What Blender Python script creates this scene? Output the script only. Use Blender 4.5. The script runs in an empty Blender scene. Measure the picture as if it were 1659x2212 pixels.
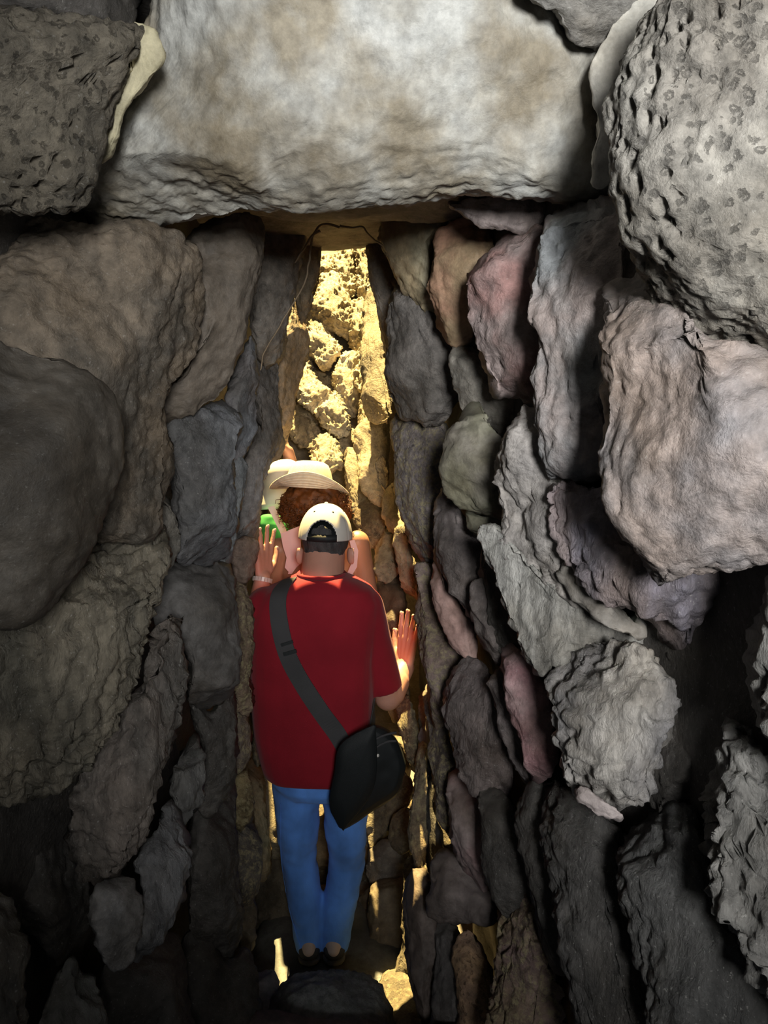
import bpy, bmesh, math, random
from mathutils import Vector, Matrix, noise
from mathutils.bvhtree import BVHTree

R = math.radians
scene = bpy.context.scene
COL = scene.collection

# ------------------------------------------------------------------ camera
F, CX, CY = 1671.0, 829.5, 1106.0            # focal length and centre in pixels of the 1659x2212 frame
CAM = Vector((0, 0, 2.1))
PITCH = R(10)
cd = bpy.data.cameras.new('camera')
cd.sensor_fit = 'VERTICAL'
cd.angle = 2 * math.atan(1106.0 / F)
cd.clip_start = 0.02
cam = bpy.data.objects.new('camera', cd)
cam.location = CAM
cam.rotation_euler = (R(90) - PITCH, 0, 0)
COL.objects.link(cam)
scene.camera = cam

# ------------------------------------------------------------------ light
scene.view_settings.view_transform = 'Standard'
scene.view_settings.look = 'None'
scene.view_settings.gamma = 1
scene.view_settings.exposure = 0.0
scene.view_settings.use_curve_mapping = False
world = bpy.data.worlds.new('sky'); scene.world = world
world.use_nodes = True
bg = world.node_tree.nodes['Background']
bg.inputs[0].default_value = (0.80, 0.90, 1.0, 1)
bg.inputs[1].default_value = 0.06

SUN_EL, SUN_AZ = R(67), R(-10)               # ahead of the camera, a little to the left
sl = bpy.data.lights.new('sun', 'SUN'); sl.energy = 34; sl.angle = R(0.6); sl.color = (1.0, 0.74, 0.30)
so = bpy.data.objects.new('sun', sl); COL.objects.link(so)
sdir = Vector((math.cos(SUN_EL) * math.sin(SUN_AZ), math.cos(SUN_EL) * math.cos(SUN_AZ), math.sin(SUN_EL)))
so.rotation_euler = sdir.to_track_quat('Z', 'Y').to_euler()

al = bpy.data.lights.new('entrance_daylight', 'AREA'); al.shape = 'RECTANGLE'; al.size = 0.30; al.size_y = 0.45
al.energy = 18.5; al.spread = R(75); al.color = (0.99, 1.0, 0.985)
ao = bpy.data.objects.new('entrance_daylight', al); COL.objects.link(ao)
ao.location = (0.25, -1.05, 2.40)
ao.rotation_euler = (Vector((0.50, 1.30, 2.31)) - Vector(ao.location)).to_track_quat('-Z', 'Y').to_euler()

# ------------------------------------------------------------------ pixels to points
FWD = Vector((0, math.cos(PITCH), -math.sin(PITCH)))
UP = Vector((0, math.sin(PITCH), math.cos(PITCH)))
RT = Vector((1, 0, 0))
def ray(px, py):
    return RT * ((px - CX) / F) + UP * ((CY - py) / F) + FWD
def atY(px, py, Y):                          # the point on a pixel's ray at distance Y along the passage
    d = ray(px, py)
    return CAM + d * (Y / d.y)
def on_plane(px, py, c, n):
    d = ray(px, py)
    return CAM + d * ((c - CAM).dot(n) / d.dot(n))
def centre_x(Y): return -0.04 - 0.053 * Y
def half_w(Y, z): return 0.385 - 0.07 * z + 0.16 * max(0.0, 2.2 - Y)
def on_wall(px, py, side):                   # where a pixel's ray meets the left (-1) or right (+1) wall
    lo, hi = 0.45, 4.9
    d = ray(px, py)
    for _ in range(40):
        m = (lo + hi) / 2
        p = CAM + d * (m / d.y)
        if (p.x - centre_x(m)) * side < half_w(m, p.z): lo = m
        else: hi = m
    return lo

# ------------------------------------------------------------------ materials
def nodes_of(name):
    m = bpy.data.materials.new(name); m.use_nodes = True
    nt = m.node_tree; b = nt.nodes['Principled BSDF']
    def N(t, **kw):
        n = nt.nodes.new(t)
        for k, v in kw.items(): setattr(n, k, v)
        return n
    def L(a, b_): nt.links.new(a, b_)
    return m, nt, b, N, L

def ramp(N, stops, interp='LINEAR'):
    r = N('ShaderNodeValToRGB'); cr = r.color_ramp; cr.interpolation = interp
    while len(cr.elements) < len(stops): cr.elements.new(0.5)
    for e, (p, c) in zip(cr.elements, stops):
        e.position = p
        e.color = c if len(c) == 4 else (*c, 1)
    return r

def rock_mat(name, pits=0.0, grain=0.5, rough=0.62, lichen_sunfleck=0.0, bump=0.5, streak=1.0, speck=0.2):
    m, nt, b, N, L = nodes_of(name)
    geo = N('ShaderNodeNewGeometry')
    oi = N('ShaderNodeObjectInfo')
    t2 = N('ShaderNodeAttribute', attribute_type='OBJECT', attribute_name='tint2')
    mp = N('ShaderNodeMapping'); mp.inputs['Scale'].default_value = (1, 1, streak)
    L(geo.outputs['Position'], mp.inputs['Vector'])
    n1 = N('ShaderNodeTexNoise'); n1.inputs['Scale'].default_value = 7; n1.inputs['Detail'].default_value = 5
    L(mp.outputs[0], n1.inputs['Vector'])
    r1 = ramp(N, [(0.40, (0, 0, 0)), (0.62, (1, 1, 1))]); L(n1.outputs['Fac'], r1.inputs[0])
    mx = N('ShaderNodeMix', data_type='RGBA')
    L(r1.outputs[0], mx.inputs[0]); L(oi.outputs['Color'], mx.inputs[6]); L(t2.outputs['Color'], mx.inputs[7])
    n2 = N('ShaderNodeTexNoise'); n2.inputs['Scale'].default_value = 38; n2.inputs['Detail'].default_value = 8; n2.inputs['Roughness'].default_value = 0.68
    L(mp.outputs[0], n2.inputs['Vector'])
    lo, hi = 1 - grain, 1 + grain * 0.75
    r2 = ramp(N, [(0.30, (lo, lo, lo)), (0.52, (0.95, 0.95, 0.95)), (0.72, (hi, hi, hi))]); L(n2.outputs['Fac'], r2.inputs[0])
    mu = N('ShaderNodeMix', data_type='RGBA', blend_type='MULTIPLY'); mu.inputs[0].default_value = 1
    L(mx.outputs[2], mu.inputs[6]); L(r2.outputs[0], mu.inputs[7])
    n6 = N('ShaderNodeTexNoise'); n6.inputs['Scale'].default_value = 3.2; n6.inputs['Detail'].default_value = 9; n6.inputs['Roughness'].default_value = 0.62
    L(geo.outputs['Position'], n6.inputs['Vector'])
    r6 = ramp(N, [(0.36, (0.62, 0.58, 0.52)), (0.50, (0.95, 0.94, 0.92)), (0.64, (1.18, 1.18, 1.18))]); L(n6.outputs['Fac'], r6.inputs[0])
    mu2 = N('ShaderNodeMix', data_type='RGBA', blend_type='MULTIPLY'); mu2.inputs[0].default_value = 1
    L(mu.outputs[2], mu2.inputs[6]); L(r6.outputs[0], mu2.inputs[7]); mu = mu2
    n3 = N('ShaderNodeTexNoise'); n3.inputs['Scale'].default_value = 190; n3.inputs['Detail'].default_value = 3
    L(geo.outputs['Position'], n3.inputs['Vector'])
    r3 = ramp(N, [(0.64, (0, 0, 0)), (0.74, (speck, speck, speck))]); L(n3.outputs['Fac'], r3.inputs[0])
    ms = N('ShaderNodeMix', data_type='RGBA'); ms.inputs[7].default_value = (0.62, 0.60, 0.56, 1)
    L(r3.outputs[0], ms.inputs[0]); L(mu.outputs[2], ms.inputs[6])
    out = ms.outputs[2]
    if lichen_sunfleck:  # yellow flecks: lichen, and sun on rough stone put into the colour
        n4 = N('ShaderNodeTexNoise'); n4.inputs['Scale'].default_value = 55; n4.inputs['Detail'].default_value = 7; n4.inputs['Roughness'].default_value = 0.75
        L(geo.outputs['Position'], n4.inputs['Vector'])
        r4 = ramp(N, [(0.56 - 0.1 * lichen_sunfleck, (0, 0, 0)), (0.60, (lichen_sunfleck, lichen_sunfleck, lichen_sunfleck))]); L(n4.outputs['Fac'], r4.inputs[0])
        ml = N('ShaderNodeMix', data_type='RGBA'); ml.inputs[7].default_value = (0.34, 0.29, 0.16, 1)
        L(r4.outputs[0], ml.inputs[0]); L(out, ml.inputs[6]); out = ml.outputs[2]
    L(out, b.inputs['Base Color'])
    b.inputs['Roughness'].default_value = rough
    b.inputs['Specular IOR Level'].default_value = 0.45
    bp = N('ShaderNodeBump'); bp.inputs['Strength'].default_value = bump; bp.inputs['Distance'].default_value = 0.012
    n5 = N('ShaderNodeTexNoise'); n5.inputs['Scale'].default_value = 85; n5.inputs['Detail'].default_value = 8; n5.inputs['Roughness'].default_value = 0.65
    L(mp.outputs[0], n5.inputs['Vector'])
    L(n5.outputs['Fac'], bp.inputs['Height'])
    last = bp
    if pits:
        v = N('ShaderNodeTexVoronoi'); v.inputs['Scale'].default_value = 62
        nd = N('ShaderNodeMix', data_type='VECTOR'); nd.inputs[0].default_value = 0.03
        L(mp.outputs[0], nd.inputs[4]); L(n2.outputs['Color'], nd.inputs[5]); L(nd.outputs[1], v.inputs['Vector'])
        rv = ramp(N, [(0.12, (0, 0, 0)), (0.34, (1, 1, 1))]); L(v.outputs['Distance'], rv.inputs[0])
        b2 = N('ShaderNodeBump'); b2.inputs['Strength'].default_value = pits; b2.inputs['Distance'].default_value = 0.03
        L(rv.outputs[0], b2.inputs['Height']); L(bp.outputs[0], b2.inputs['Normal']); last = b2
    L(last.outputs[0], b.inputs['Normal'])
    return m

M = {}
M['rock'] = rock_mat('basalt', grain=0.50, bump=0.6)
M['smooth'] = rock_mat('smooth_basalt', speck=0.08, grain=0.38, bump=0.35)
M['pitted'] = rock_mat('pitted_basalt', pits=0.75, grain=0.55, bump=0.7)
M['wrinkled'] = rock_mat('wrinkled_basalt', grain=0.6, bump=0.9, streak=0.35, rough=0.5, speck=0.32)
M['lichen_sunfleck'] = rock_mat('lichen_sunfleck_basalt', grain=0.55, bump=0.9, lichen_sunfleck=0.8)
M['sunny'] = rock_mat('sunlit_basalt', grain=0.45, bump=0.9, pits=0.5, lichen_sunfleck=0.35)  # basalt where the sun falls, part of its gold put into the colour
M['core'] = rock_mat('rubble_core', grain=0.4, bump=0.6)

def simple(name, col, rough=0.7, bump=0.0, scale=300, var=0.15, sheen=0.0, spec=0.4, sss=0.0, cscale=8, stretch=(1, 1, 1)):
    m, nt, b, N, L = nodes_of(name)
    geo = N('ShaderNodeNewGeometry')
    mp = N('ShaderNodeMapping'); mp.inputs['Scale'].default_value = stretch
    L(geo.outputs['Position'], mp.inputs['Vector'])
    n = N('ShaderNodeTexNoise'); n.inputs['Scale'].default_value = cscale; n.inputs['Detail'].default_value = 6
    L(mp.outputs[0], n.inputs['Vector'])
    c0 = tuple(x * (1 - var) for x in col); c1 = tuple(min(1, x * (1 + var)) for x in col)
    r = ramp(N, [(0.3, c0), (0.7, c1)]); L(n.outputs['Fac'], r.inputs[0]); L(r.outputs[0], b.inputs['Base Color'])
    b.inputs['Roughness'].default_value = rough
    b.inputs['Specular IOR Level'].default_value = spec
    b.inputs['Sheen Weight'].default_value = sheen
    if sss:
        b.inputs['Subsurface Weight'].default_value = sss
        b.inputs['Subsurface Radius'].default_value = (0.02, 0.008, 0.004)
    if bump:
        n2 = N('ShaderNodeTexNoise'); n2.inputs['Scale'].default_value = scale; n2.inputs['Detail'].default_value = 3
        L(mp.outputs[0], n2.inputs['Vector'])
        bp = N('ShaderNodeBump'); bp.inputs['Strength'].default_value = bump; bp.inputs['Distance'].default_value = 0.004
        L(n2.outputs['Fac'], bp.inputs['Height']); L(bp.outputs[0], b.inputs['Normal'])
    return m

# ------------------------------------------------------------------ objects
def link(name, me, mat, parent=None, smooth=True):
    o = bpy.data.objects.new(name, me); COL.objects.link(o)
    if mat is not None: me.materials.append(mat)
    if smooth: me.polygons.foreach_set('use_smooth', [True] * len(me.polygons))
    if parent is not None:
        o.parent = parent
        o.matrix_parent_inverse = parent.matrix_basis.inverted()
    return o
def tag(o, label, cat=None, kind=None, group=None):
    o['label'] = label
    if cat: o['category'] = cat
    if kind: o['kind'] = kind
    if group: o['group'] = group
    return o

def catmull(pts, n):
    P = [Vector(p) for p in pts]; k = len(P); dense = []
    for i in range(k):
        p0, p1, p2, p3 = P[i - 1], P[i], P[(i + 1) % k], P[(i + 2) % k]
        for j in range(12):
            t = j / 12
            dense.append(0.5 * ((2 * p1) + (p2 - p0) * t + (2 * p0 - 5 * p1 + 4 * p2 - p3) * t * t + (3 * p1 - p0 - 3 * p2 + p3) * t ** 3))
    acc = [0.0]
    for i in range(len(dense)): acc.append(acc[-1] + (dense[(i + 1) % len(dense)] - dense[i]).length)
    out = []; j = 0
    for i in range(n):
        s = acc[-1] * i / n
        while acc[j + 1] < s: j += 1
        f = (s - acc[j]) / max(1e-9, acc[j + 1] - acc[j])
        out.append(dense[j].lerp(dense[(j + 1) % len(dense)], f))
    return out

def finish_rock(verts, faces, parent, mat, col, tint2, facets, rough, lump, size, rnd, front=None, wrinkle=0.0, pit=0.0, name='stone'):
    me = bpy.data.meshes.new(name)
    if facets:
        c = sum(verts, Vector()) / len(verts)
        for _ in range(facets + 3 if facets > 2 else facets):
            d = Vector((rnd.gauss(0, 1), rnd.gauss(0, 1), rnd.gauss(0, 1)))
            if front is not None: d = d.normalized() + front * 1.1
            d.normalize()
            mxd = max((v - c).dot(d) for v in verts)
            cut = mxd * rnd.uniform(0.74, 0.93)
            for v in verts:
                e = (v - c).dot(d) - cut
                if e > 0: v -= d * (e * 0.9)
    me.from_pydata(verts, [], faces)
    me.update()
    off = Vector((rnd.uniform(-50, 50), rnd.uniform(-50, 50), rnd.uniform(-50, 50)))
    f1 = 1.6 / size
    one = Vector((1, 1, 1))
    nrms = [v.normal.copy() for v in me.vertices]
    flat = []
    wdir = Vector((rnd.uniform(-0.25, 0.25), rnd.uniform(-0.25, 0.25), 1)).normalized()
    for p, nrm in zip(verts, nrms):
        d = lump * size * noise.noise(p * f1 + off)
        d += 0.015 * noise.noise(p * 9 + off) * lump * 10 * min(1, size * 3)
        d += 0.72 * rough * (noise.fractal(p * 36 + off, 0.85, 2.1, 5) - 0.15)
        if wrinkle:
            q = p * 26; q = q - wdir * (q.dot(wdir) * 0.62)
            q = q + one * noise.noise(p * 7 + off) * 1.2
            d -= wrinkle * max(0.0, 1.0 - 2.6 * abs(noise.noise(q + off)))
            d -= 0.5 * wrinkle * max(0.0, 1.0 - 2.6 * abs(noise.noise(q * 2.1 + off)))
        if pit:
            dist = noise.voronoi(Vector((p.x, p.y, p.z * 0.6)) * 62 + off + one * noise.noise(p * 40) * 0.5)[0][0]
            d -= pit * max(0, 0.42 - dist) * max(0.1, 0.5 + noise.noise(p * 9 + off))
        q = p + nrm * d
        flat += (q.x, q.y, q.z)
    me.vertices.foreach_set('co', flat)
    me.update()
    o = link(name, me, mat, parent)
    o.color = (*col, 1); o['tint2'] = tint2
    return o

SEED = [0]
# a stone of the walls: its outline in the photograph gives the directions, the wall it lies in the distance
def stone(parent, pts, side=0, Y=None, a=0.45, bulge=0.34, back=0.22, k=2.9, mat='rock', col=(0.2, 0.19, 0.18), tint2=None,
          facets=4, rough=0.010, lump=0.10, grow=1.06, res=1.0, wrinkle=0.0, pit=0.0, normal=None, dy=0.0):
    SEED[0] += 1; rnd = random.Random(SEED[0] * 7 + 3)
    cxp = sum(p[0] for p in pts) / len(pts); cyp = sum(p[1] for p in pts) / len(pts)
    out = catmull([(x, y, 0) for x, y in pts], 60)
    cxp = sum(p.x for p in out) / 60; cyp = sum(p.y for p in out) / 60
    if Y is None: Y = on_wall(cxp, cyp, side)
    Y += dy
    c = atY(cxp, cyp, Y)
    tocam = (CAM - c).normalized()
    if normal is None:
        wn = Vector((-side, -0.05, -0.07)).normalized() if side else Vector((0, -1, 0))
        n = (wn * a + tocam * (1 - a)).normalized()
    else:
        n = Vector(normal).normalized()
    bdir = (n * 0.35 + tocam * 0.65).normalized()
    w = [on_plane(p.x, p.y, c, n) for p in out]
    size = 0.5 * (max((p - c).length for p in w) + min((p - c).length for p in w)) * 1.3
    per = sum((w[i] - w[i - 1]).length for i in range(60))
    N = max(20, int(max(20, min(80, per / 0.022)) * res)); N += N % 2; na = 4 * N
    ring = [on_plane(p.x, p.y, c, n) for p in catmull([(x, y, 0) for x, y in pts], na)]
    ring = [c + (p - c) * grow for p in ring]
    nb = max(5, N // 4)
    B = bulge * size
    mind = min((p - c).length for p in ring)
    B = min(B, mind * 1.1)
    ex = 2.0 / k
    awayd = -tocam
    def at(rho, t):                          # a point of the front: rho 0 centre to 1 rim, t turn along the outline
        f = t * na; i = int(f) % na; q = ring[i].lerp(ring[(i + 1) % na], f - int(f))
        sa = rho * math.pi / 2
        h = math.cos(sa) ** ex if rho < 0.9999 else 0.0
        return c + (q - c) * (math.sin(sa) ** ex) + bdir * (B * h)
    verts = []; faces = []
    edge = {}
    for i in range(N + 1):
        for j in range(N + 1):
            u = 2 * i / N - 1; v = 2 * j / N - 1
            rho = max(abs(u), abs(v))
            if rho < 1e-9: t = 0
            elif abs(u) >= abs(v) and u > 0: t = (v / u) / 8
            elif abs(v) > abs(u) and v > 0: t = 0.25 - (u / v) / 8
            elif abs(u) >= abs(v): t = 0.5 + (v / u) / 8
            else: t = 0.75 - (u / v) / 8
            t %= 1.0
            if rho > 0.9999: edge[int(round(t * na)) % na] = len(verts)
            verts.append(at(rho, t))
    for i in range(N):
        for j in range(N):
            q = i * (N + 1) + j
            faces.append((q, q + N + 1, q + N + 2, q + 1))
    prev = [edge[i] for i in range(na)]
    for j in range(1, nb):
        sa = j / nb * math.pi / 2
        r = math.cos(sa) ** ex; h = math.sin(sa) ** ex
        cur = []
        for p in ring: cur.append(len(verts)); verts.append(c + (p - c) * r + awayd * (back * h))
        for i in range(na): faces.append((prev[i], prev[i - 1], cur[i - 1], cur[i]))
        prev = cur
    e = len(verts); verts.append(c + awayd * back)
    for i in range(na): faces.append((prev[i], prev[i - 1], e))
    # keep the normals outward whichever way the outline was drawn
    v0, v1, v2 = (verts[q] for q in faces[0][:3])
    if (v1 - v0).cross(v2 - v0).dot(bdir) * 1.0 < 0: faces = [tuple(reversed(f)) for f in faces]
    if tint2 is None: tint2 = tuple(x * 0.62 for x in col)
    return finish_rock(verts, faces, parent, M[mat], col, tint2, facets, rough, lump, size, rnd, n, wrinkle, pit)

def cube_sphere(n):
    verts = []; faces = []; key = {}
    def vid(p):
        q = (round(p[0], 5), round(p[1], 5), round(p[2], 5))
        if q not in key: key[q] = len(verts); verts.append(Vector(p))
        return key[q]
    for ax in range(3):
        for sg in (-1, 1):
            for i in range(n):
                for j in range(n):
                    q = []
                    for di, dj in ((0, 0), (1, 0), (1, 1), (0, 1)):
                        u = math.tan((-1 + 2 * (i + di) / n) * math.pi / 4); v = math.tan((-1 + 2 * (j + dj) / n) * math.pi / 4)
                        p = [0, 0, 0]; p[ax] = sg; p[(ax + 1) % 3] = u; p[(ax + 2) % 3] = v
                        q.append(vid(p))
                    faces.append(tuple(q) if sg > 0 else tuple(reversed(q)))
    return verts, faces

def rock(parent, c, half, rot=(0, 0, 0), k=4.0, n=26, mat='rock', col=(0.2, 0.19, 0.18), tint2=None, facets=4, rough=0.010, lump=0.08, wrinkle=0.0, pit=0.0, name='stone'):
    SEED[0] += 1; rnd = random.Random(SEED[0] * 7 + 3)
    vs, fs = cube_sphere(n)
    mt = Matrix.Rotation(rot[2], 3, 'Z') @ Matrix.Rotation(rot[1], 3, 'Y') @ Matrix.Rotation(rot[0], 3, 'X')
    c = Vector(c); out = []
    for v in vs:
        q = (abs(v.x) ** k + abs(v.y) ** k + abs(v.z) ** k) ** (-1 / k)
        p = v * q
        out.append(c + mt @ Vector((p.x * half[0], p.y * half[1], p.z * half[2])))
    if tint2 is None: tint2 = tuple(x * 0.62 for x in col)
    return finish_rock(out, fs, parent, M[mat], col, tint2, facets, rough, lump, min(half) * 1.6, rnd, None, wrinkle, pit, name)

# ------------------------------------------------------------------ the setting: rubble cores behind the stones
GREY = (0.27, 0.26, 0.245); WARM = (0.27, 0.235, 0.20); DARK = (0.085, 0.077, 0.070); PINK = (0.34, 0.25, 0.23)  # DARK puts the shade of the gaps into cores and fill stones
BLUE = (0.15, 0.155, 0.168); OLIVE = (0.26, 0.25, 0.185); PALE = (0.40, 0.39, 0.37); OCHRE = (0.36, 0.26, 0.16); RED_ = (0.36, 0.20, 0.18)
SAND = (0.20, 0.165, 0.11); TAN = (0.17, 0.135, 0.09)

def grid_mesh(name, rows, mat, col, amp=0.03, parent=None):
    nr, nc = len(rows), len(rows[0])
    verts = [Vector(p) for r in rows for p in r]
    verts = [p + Vector((noise.noise(p * 5), noise.noise(p * 5 + Vector((9, 9, 9))), noise.noise(p * 5 + Vector((5, 2, 7))))) * amp for p in verts]
    faces = [(r * nc + c, r * nc + c + 1, (r + 1) * nc + c + 1, (r + 1) * nc + c) for r in range(nr - 1) for c in range(nc - 1)]
    me = bpy.data.meshes.new(name); me.from_pydata(verts, [], faces); me.update()
    o = link(name, me, mat, parent); o.color = (*col, 1); o['tint2'] = tuple(x * 0.6 for x in col)
    return o

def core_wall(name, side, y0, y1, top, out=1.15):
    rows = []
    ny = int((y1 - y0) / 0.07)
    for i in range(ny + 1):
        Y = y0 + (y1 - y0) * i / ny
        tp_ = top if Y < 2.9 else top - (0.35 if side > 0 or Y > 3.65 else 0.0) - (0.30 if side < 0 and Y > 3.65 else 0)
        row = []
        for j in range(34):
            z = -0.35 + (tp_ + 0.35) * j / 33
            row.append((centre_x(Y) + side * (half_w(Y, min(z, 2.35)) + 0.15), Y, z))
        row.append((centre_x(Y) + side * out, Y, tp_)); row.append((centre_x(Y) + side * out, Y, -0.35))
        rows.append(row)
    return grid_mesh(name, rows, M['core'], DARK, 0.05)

wall_left = tag(core_wall('wall_left', -1, -1.0, 7.2, 2.95), 'left wall of the narrow passage, dimly lit rounded basalt boulders', kind='structure')
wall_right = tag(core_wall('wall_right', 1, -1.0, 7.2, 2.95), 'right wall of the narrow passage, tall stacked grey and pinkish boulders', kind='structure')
ceiling = tag(grid_mesh('ceiling', [[(x, Y, z) for x, z in ((-1.3, 3.4), (-1.3, 2.80), (-0.8, 2.78), (-0.4, 2.76), (0, 2.78), (0.4, 2.77), (0.8, 2.78), (1.2, 2.80), (1.2, 3.4), (-1.3, 3.4))] for Y in [-1.0 + 0.125 * i for i in range(31)]], M['core'], DARK, 0.03),
              'stone roof of the passage with one long pale lintel boulder', kind='structure')
floor = tag(grid_mesh('floor', [[(-1.1 + 0.08 * i, 0.9 + 0.08 * j, -0.05 if 0.9 + 0.08 * j > 1.9 else 0.35) for i in range(27)] for j in range(62)], M['core'], WARM, 0.03),
            'floor of the passage, worn stone slabs and steps', kind='structure')
SL = R(50)
nF = Vector((0, -math.cos(SL), math.sin(SL)))
cF = atY(735, 820, 4.75)
def slope_pt(x, s, off): return cF + Vector((x - cF.x, 0, 0)) + Vector((0, math.sin(SL), math.cos(SL))) * s - nF * off if s > 0 else cF + Vector((x - cF.x, 0.14 * s, 0.99 * s)) - nF * off
wall_back = tag(grid_mesh('wall_back', [[tuple(slope_pt(-1.1 + 0.1 * i, -2.4 + 0.12 * j, 0.16)) for i in range(20)] for j in range(46)], M['core'], TAN, 0.05),
                'sunlit sloping rubble wall closing the far end of the passage', kind='structure')

# ------------------------------------------------------------------ stones of the roof
C = ceiling
stone(C, [(150, 470), (200, 515), (260, 520), (330, 508), (420, 488), (520, 468), (640, 458), (760, 452), (880, 452), (960, 440), (1080, 425), (1190, 422), (1310, 430), (1345, 380), (1330, 290), (1310, 160), (1270, 80), (1180, -30), (1120, -140), (700, -200), (360, -150), (310, 20), (275, 150), (230, 270), (185, 380)],
      Y=1.42, normal=(0.0, -0.95, -0.32), bulge=0.30, back=0.30, k=2.7, mat='smooth', col=(0.46, 0.46, 0.44), tint2=(0.28, 0.245, 0.185), rough=0.011, lump=0.07, facets=2, res=1.5, grow=1.0)
stone(C, [(1120, -120), (1135, -10), (1205, 38), (1240, 85), (1290, 106), (1335, 80), (1365, 0), (1380, -120)], Y=1.22, normal=(0, -0.9, -0.4), mat='rock', col=GREY, rough=0.014, back=0.2)
# pale packing wedged at both ends of the lintel
stone(C, [(1285, 390), (1292, 270), (1280, 180), (1290, 110), (1340, 40), (1420, -40), (1400, 60), (1350, 180), (1335, 300), (1325, 385)], Y=1.24, normal=(0, -1, -0.2), mat='smooth', col=(0.62, 0.60, 0.55), tint2=(0.5, 0.47, 0.42), bulge=0.15, facets=1, rough=0.008, back=0.10)
stone(C, [(190, 350), (225, 300), (245, 200), (290, 120), (290, 60), (330, 80), (350, 130), (310, 190), (270, 240), (240, 330), (205, 370)], Y=1.24, normal=(0, -1, -0.2), mat='smooth', col=(0.50, 0.45, 0.30), bulge=0.15, facets=1, rough=0.008, back=0.10)
stone(C, [(960, 438), (1060, 425), (1200, 425), (1215, 470), (1170, 502), (1100, 497), (1030, 480)], Y=1.62, normal=(-0.2, -0.8, -0.5), mat='rock', col=(0.36, 0.30, 0.29), rough=0.010, back=0.3)
# roof slabs further in, as far as the open end
rock(C, (-0.12, 1.98, 2.66), (0.62, 0.30, 0.17), (0.05, 0.03, 0.05), mat='rock', col=WARM, n=30)
rock(C, (-0.18, 2.58, 2.70), (0.60, 0.355, 0.16), (-0.04, -0.04, 0.0), k=7, mat='rock', col=WARM, n=30, facets=0, lump=0.05)
rock(C, (-0.05, 0.55, 2.95), (0.9, 0.5, 0.2), mat='rock', col=WARM, n=22)
rock(C, (-0.05, -0.5, 2.95), (0.9, 0.5, 0.2), mat='rock', col=WARM, n=22)

# ------------------------------------------------------------------ stones of the right wall, near to far
W = wall_right
def rs(pts, **kw): return stone(W, pts, side=1, **kw)
rs([(1450, -40), (1390, 80), (1348, 200), (1332, 330), (1348, 430), (1375, 505), (1415, 580), (1450, 640), (1500, 690), (1540, 735), (1600, 762), (1690, 775), (1850, 740), (1950, 500), (1950, 100), (1800, -180), (1560, -160)],
   Y=0.92, a=0.3, mat='pitted', col=(0.25, 0.235, 0.21), tint2=(0.17, 0.155, 0.135), rough=0.010, pit=0.085, bulge=0.42, facets=2, res=1.9, wrinkle=0.004)
rs([(1295, 600), (1330, 553), (1400, 550), (1460, 600), (1540, 690), (1680, 740), (1880, 800), (1900, 1080), (1760, 1190), (1659, 1218), (1600, 1238), (1520, 1247), (1440, 1245), (1375, 1215), (1338, 1170), (1318, 1100), (1306, 1000), (1312, 900), (1322, 800), (1312, 700)],
   Y=0.98, a=0.35, mat='rock', col=(0.29, 0.235, 0.21), tint2=(0.22, 0.205, 0.21), rough=0.009, bulge=0.40, facets=3, res=1.6, wrinkle=0.005)
rs([(1136, 680), (1150, 600), (1172, 520), (1200, 440), (1300, 420), (1400, 450), (1440, 560), (1400, 700), (1370, 850), (1350, 1000), (1300, 1030), (1250, 1036), (1205, 1020), (1180, 960), (1166, 900), (1155, 820), (1158, 750)],
   Y=1.32, a=0.42, mat='rock', col=(0.33, 0.275, 0.26), tint2=(0.24, 0.25, 0.26), wrinkle=0.006, res=1.3)
rs([(1008, 590), (1045, 545), (1110, 500), (1170, 490), (1200, 600), (1190, 700), (1190, 820), (1170, 876), (1115, 858), (1066, 842), (1042, 790), (1030, 720), (1014, 680)],
   Y=1.62, mat='rock', col=(0.31, 0.25, 0.24), tint2=(0.33, 0.19, 0.175), wrinkle=0.004, facets=5)
rs([(920, 560), (938, 515), (990, 480), (1060, 480), (1070, 560), (1040, 640), (1025, 720), (1000, 745), (970, 738), (948, 690), (926, 625)], Y=1.95, mat='smooth', col=OCHRE, tint2=(0.40, 0.22, 0.15), k=2.4)
rs([(800, 480), (830, 455), (900, 450), (965, 470), (945, 530), (940, 600), (960, 690), (940, 700), (900, 640), (865, 575), (830, 530)], Y=2.25, mat='smooth', col=(0.36, 0.28, 0.17), tint2=(0.28, 0.25, 0.17), k=2.4, a=0.6)
rs([(800, 500), (850, 560), (890, 640), (880, 760), (850, 850), (835, 800), (822, 680), (806, 600), (795, 540)], Y=2.75, mat='rock', col=WARM)
rs([(880, 590), (930, 660), (985, 740), (1010, 800), (990, 870), (950, 920), (900, 905), (862, 895), (843, 830), (838, 740), (850, 640)], Y=2.30, mat='rock', col=(0.20, 0.18, 0.165), wrinkle=0.004)
rs([(985, 740), (1040, 760), (1080, 840), (1150, 860), (1180, 900), (1100, 930), (1070, 940), (1050, 920), (1010, 900), (985, 830)], Y=1.92, mat='rock', col=(0.24, 0.22, 0.19))
rs([(1000, 870), (1030, 860), (1060, 920), (1090, 960), (1090, 1060), (1092, 1128), (1060, 1122), (1020, 1105), (975, 1065), (955, 1015), (968, 965), (985, 920)], Y=1.80, mat='smooth', col=OLIVE, tint2=(0.22, 0.20, 0.175), facets=5)
rs([(1000, 1095), (1040, 1110), (1095, 1125), (1090, 1150), (1040, 1160), (1010, 1140)], Y=1.86, mat='smooth', col=OLIVE)
rs([(1054, 955), (1080, 912), (1130, 888), (1200, 890), (1240, 980), (1240, 1080), (1260, 1180), (1290, 1270), (1270, 1300), (1200, 1280), (1140, 1235), (1092, 1185), (1082, 1110), (1062, 1020)],
   Y=1.46, mat='rock', col=(0.38, 0.35, 0.33), tint2=(0.28, 0.26, 0.25), wrinkle=0.008, rough=0.012, res=1.2)
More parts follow.
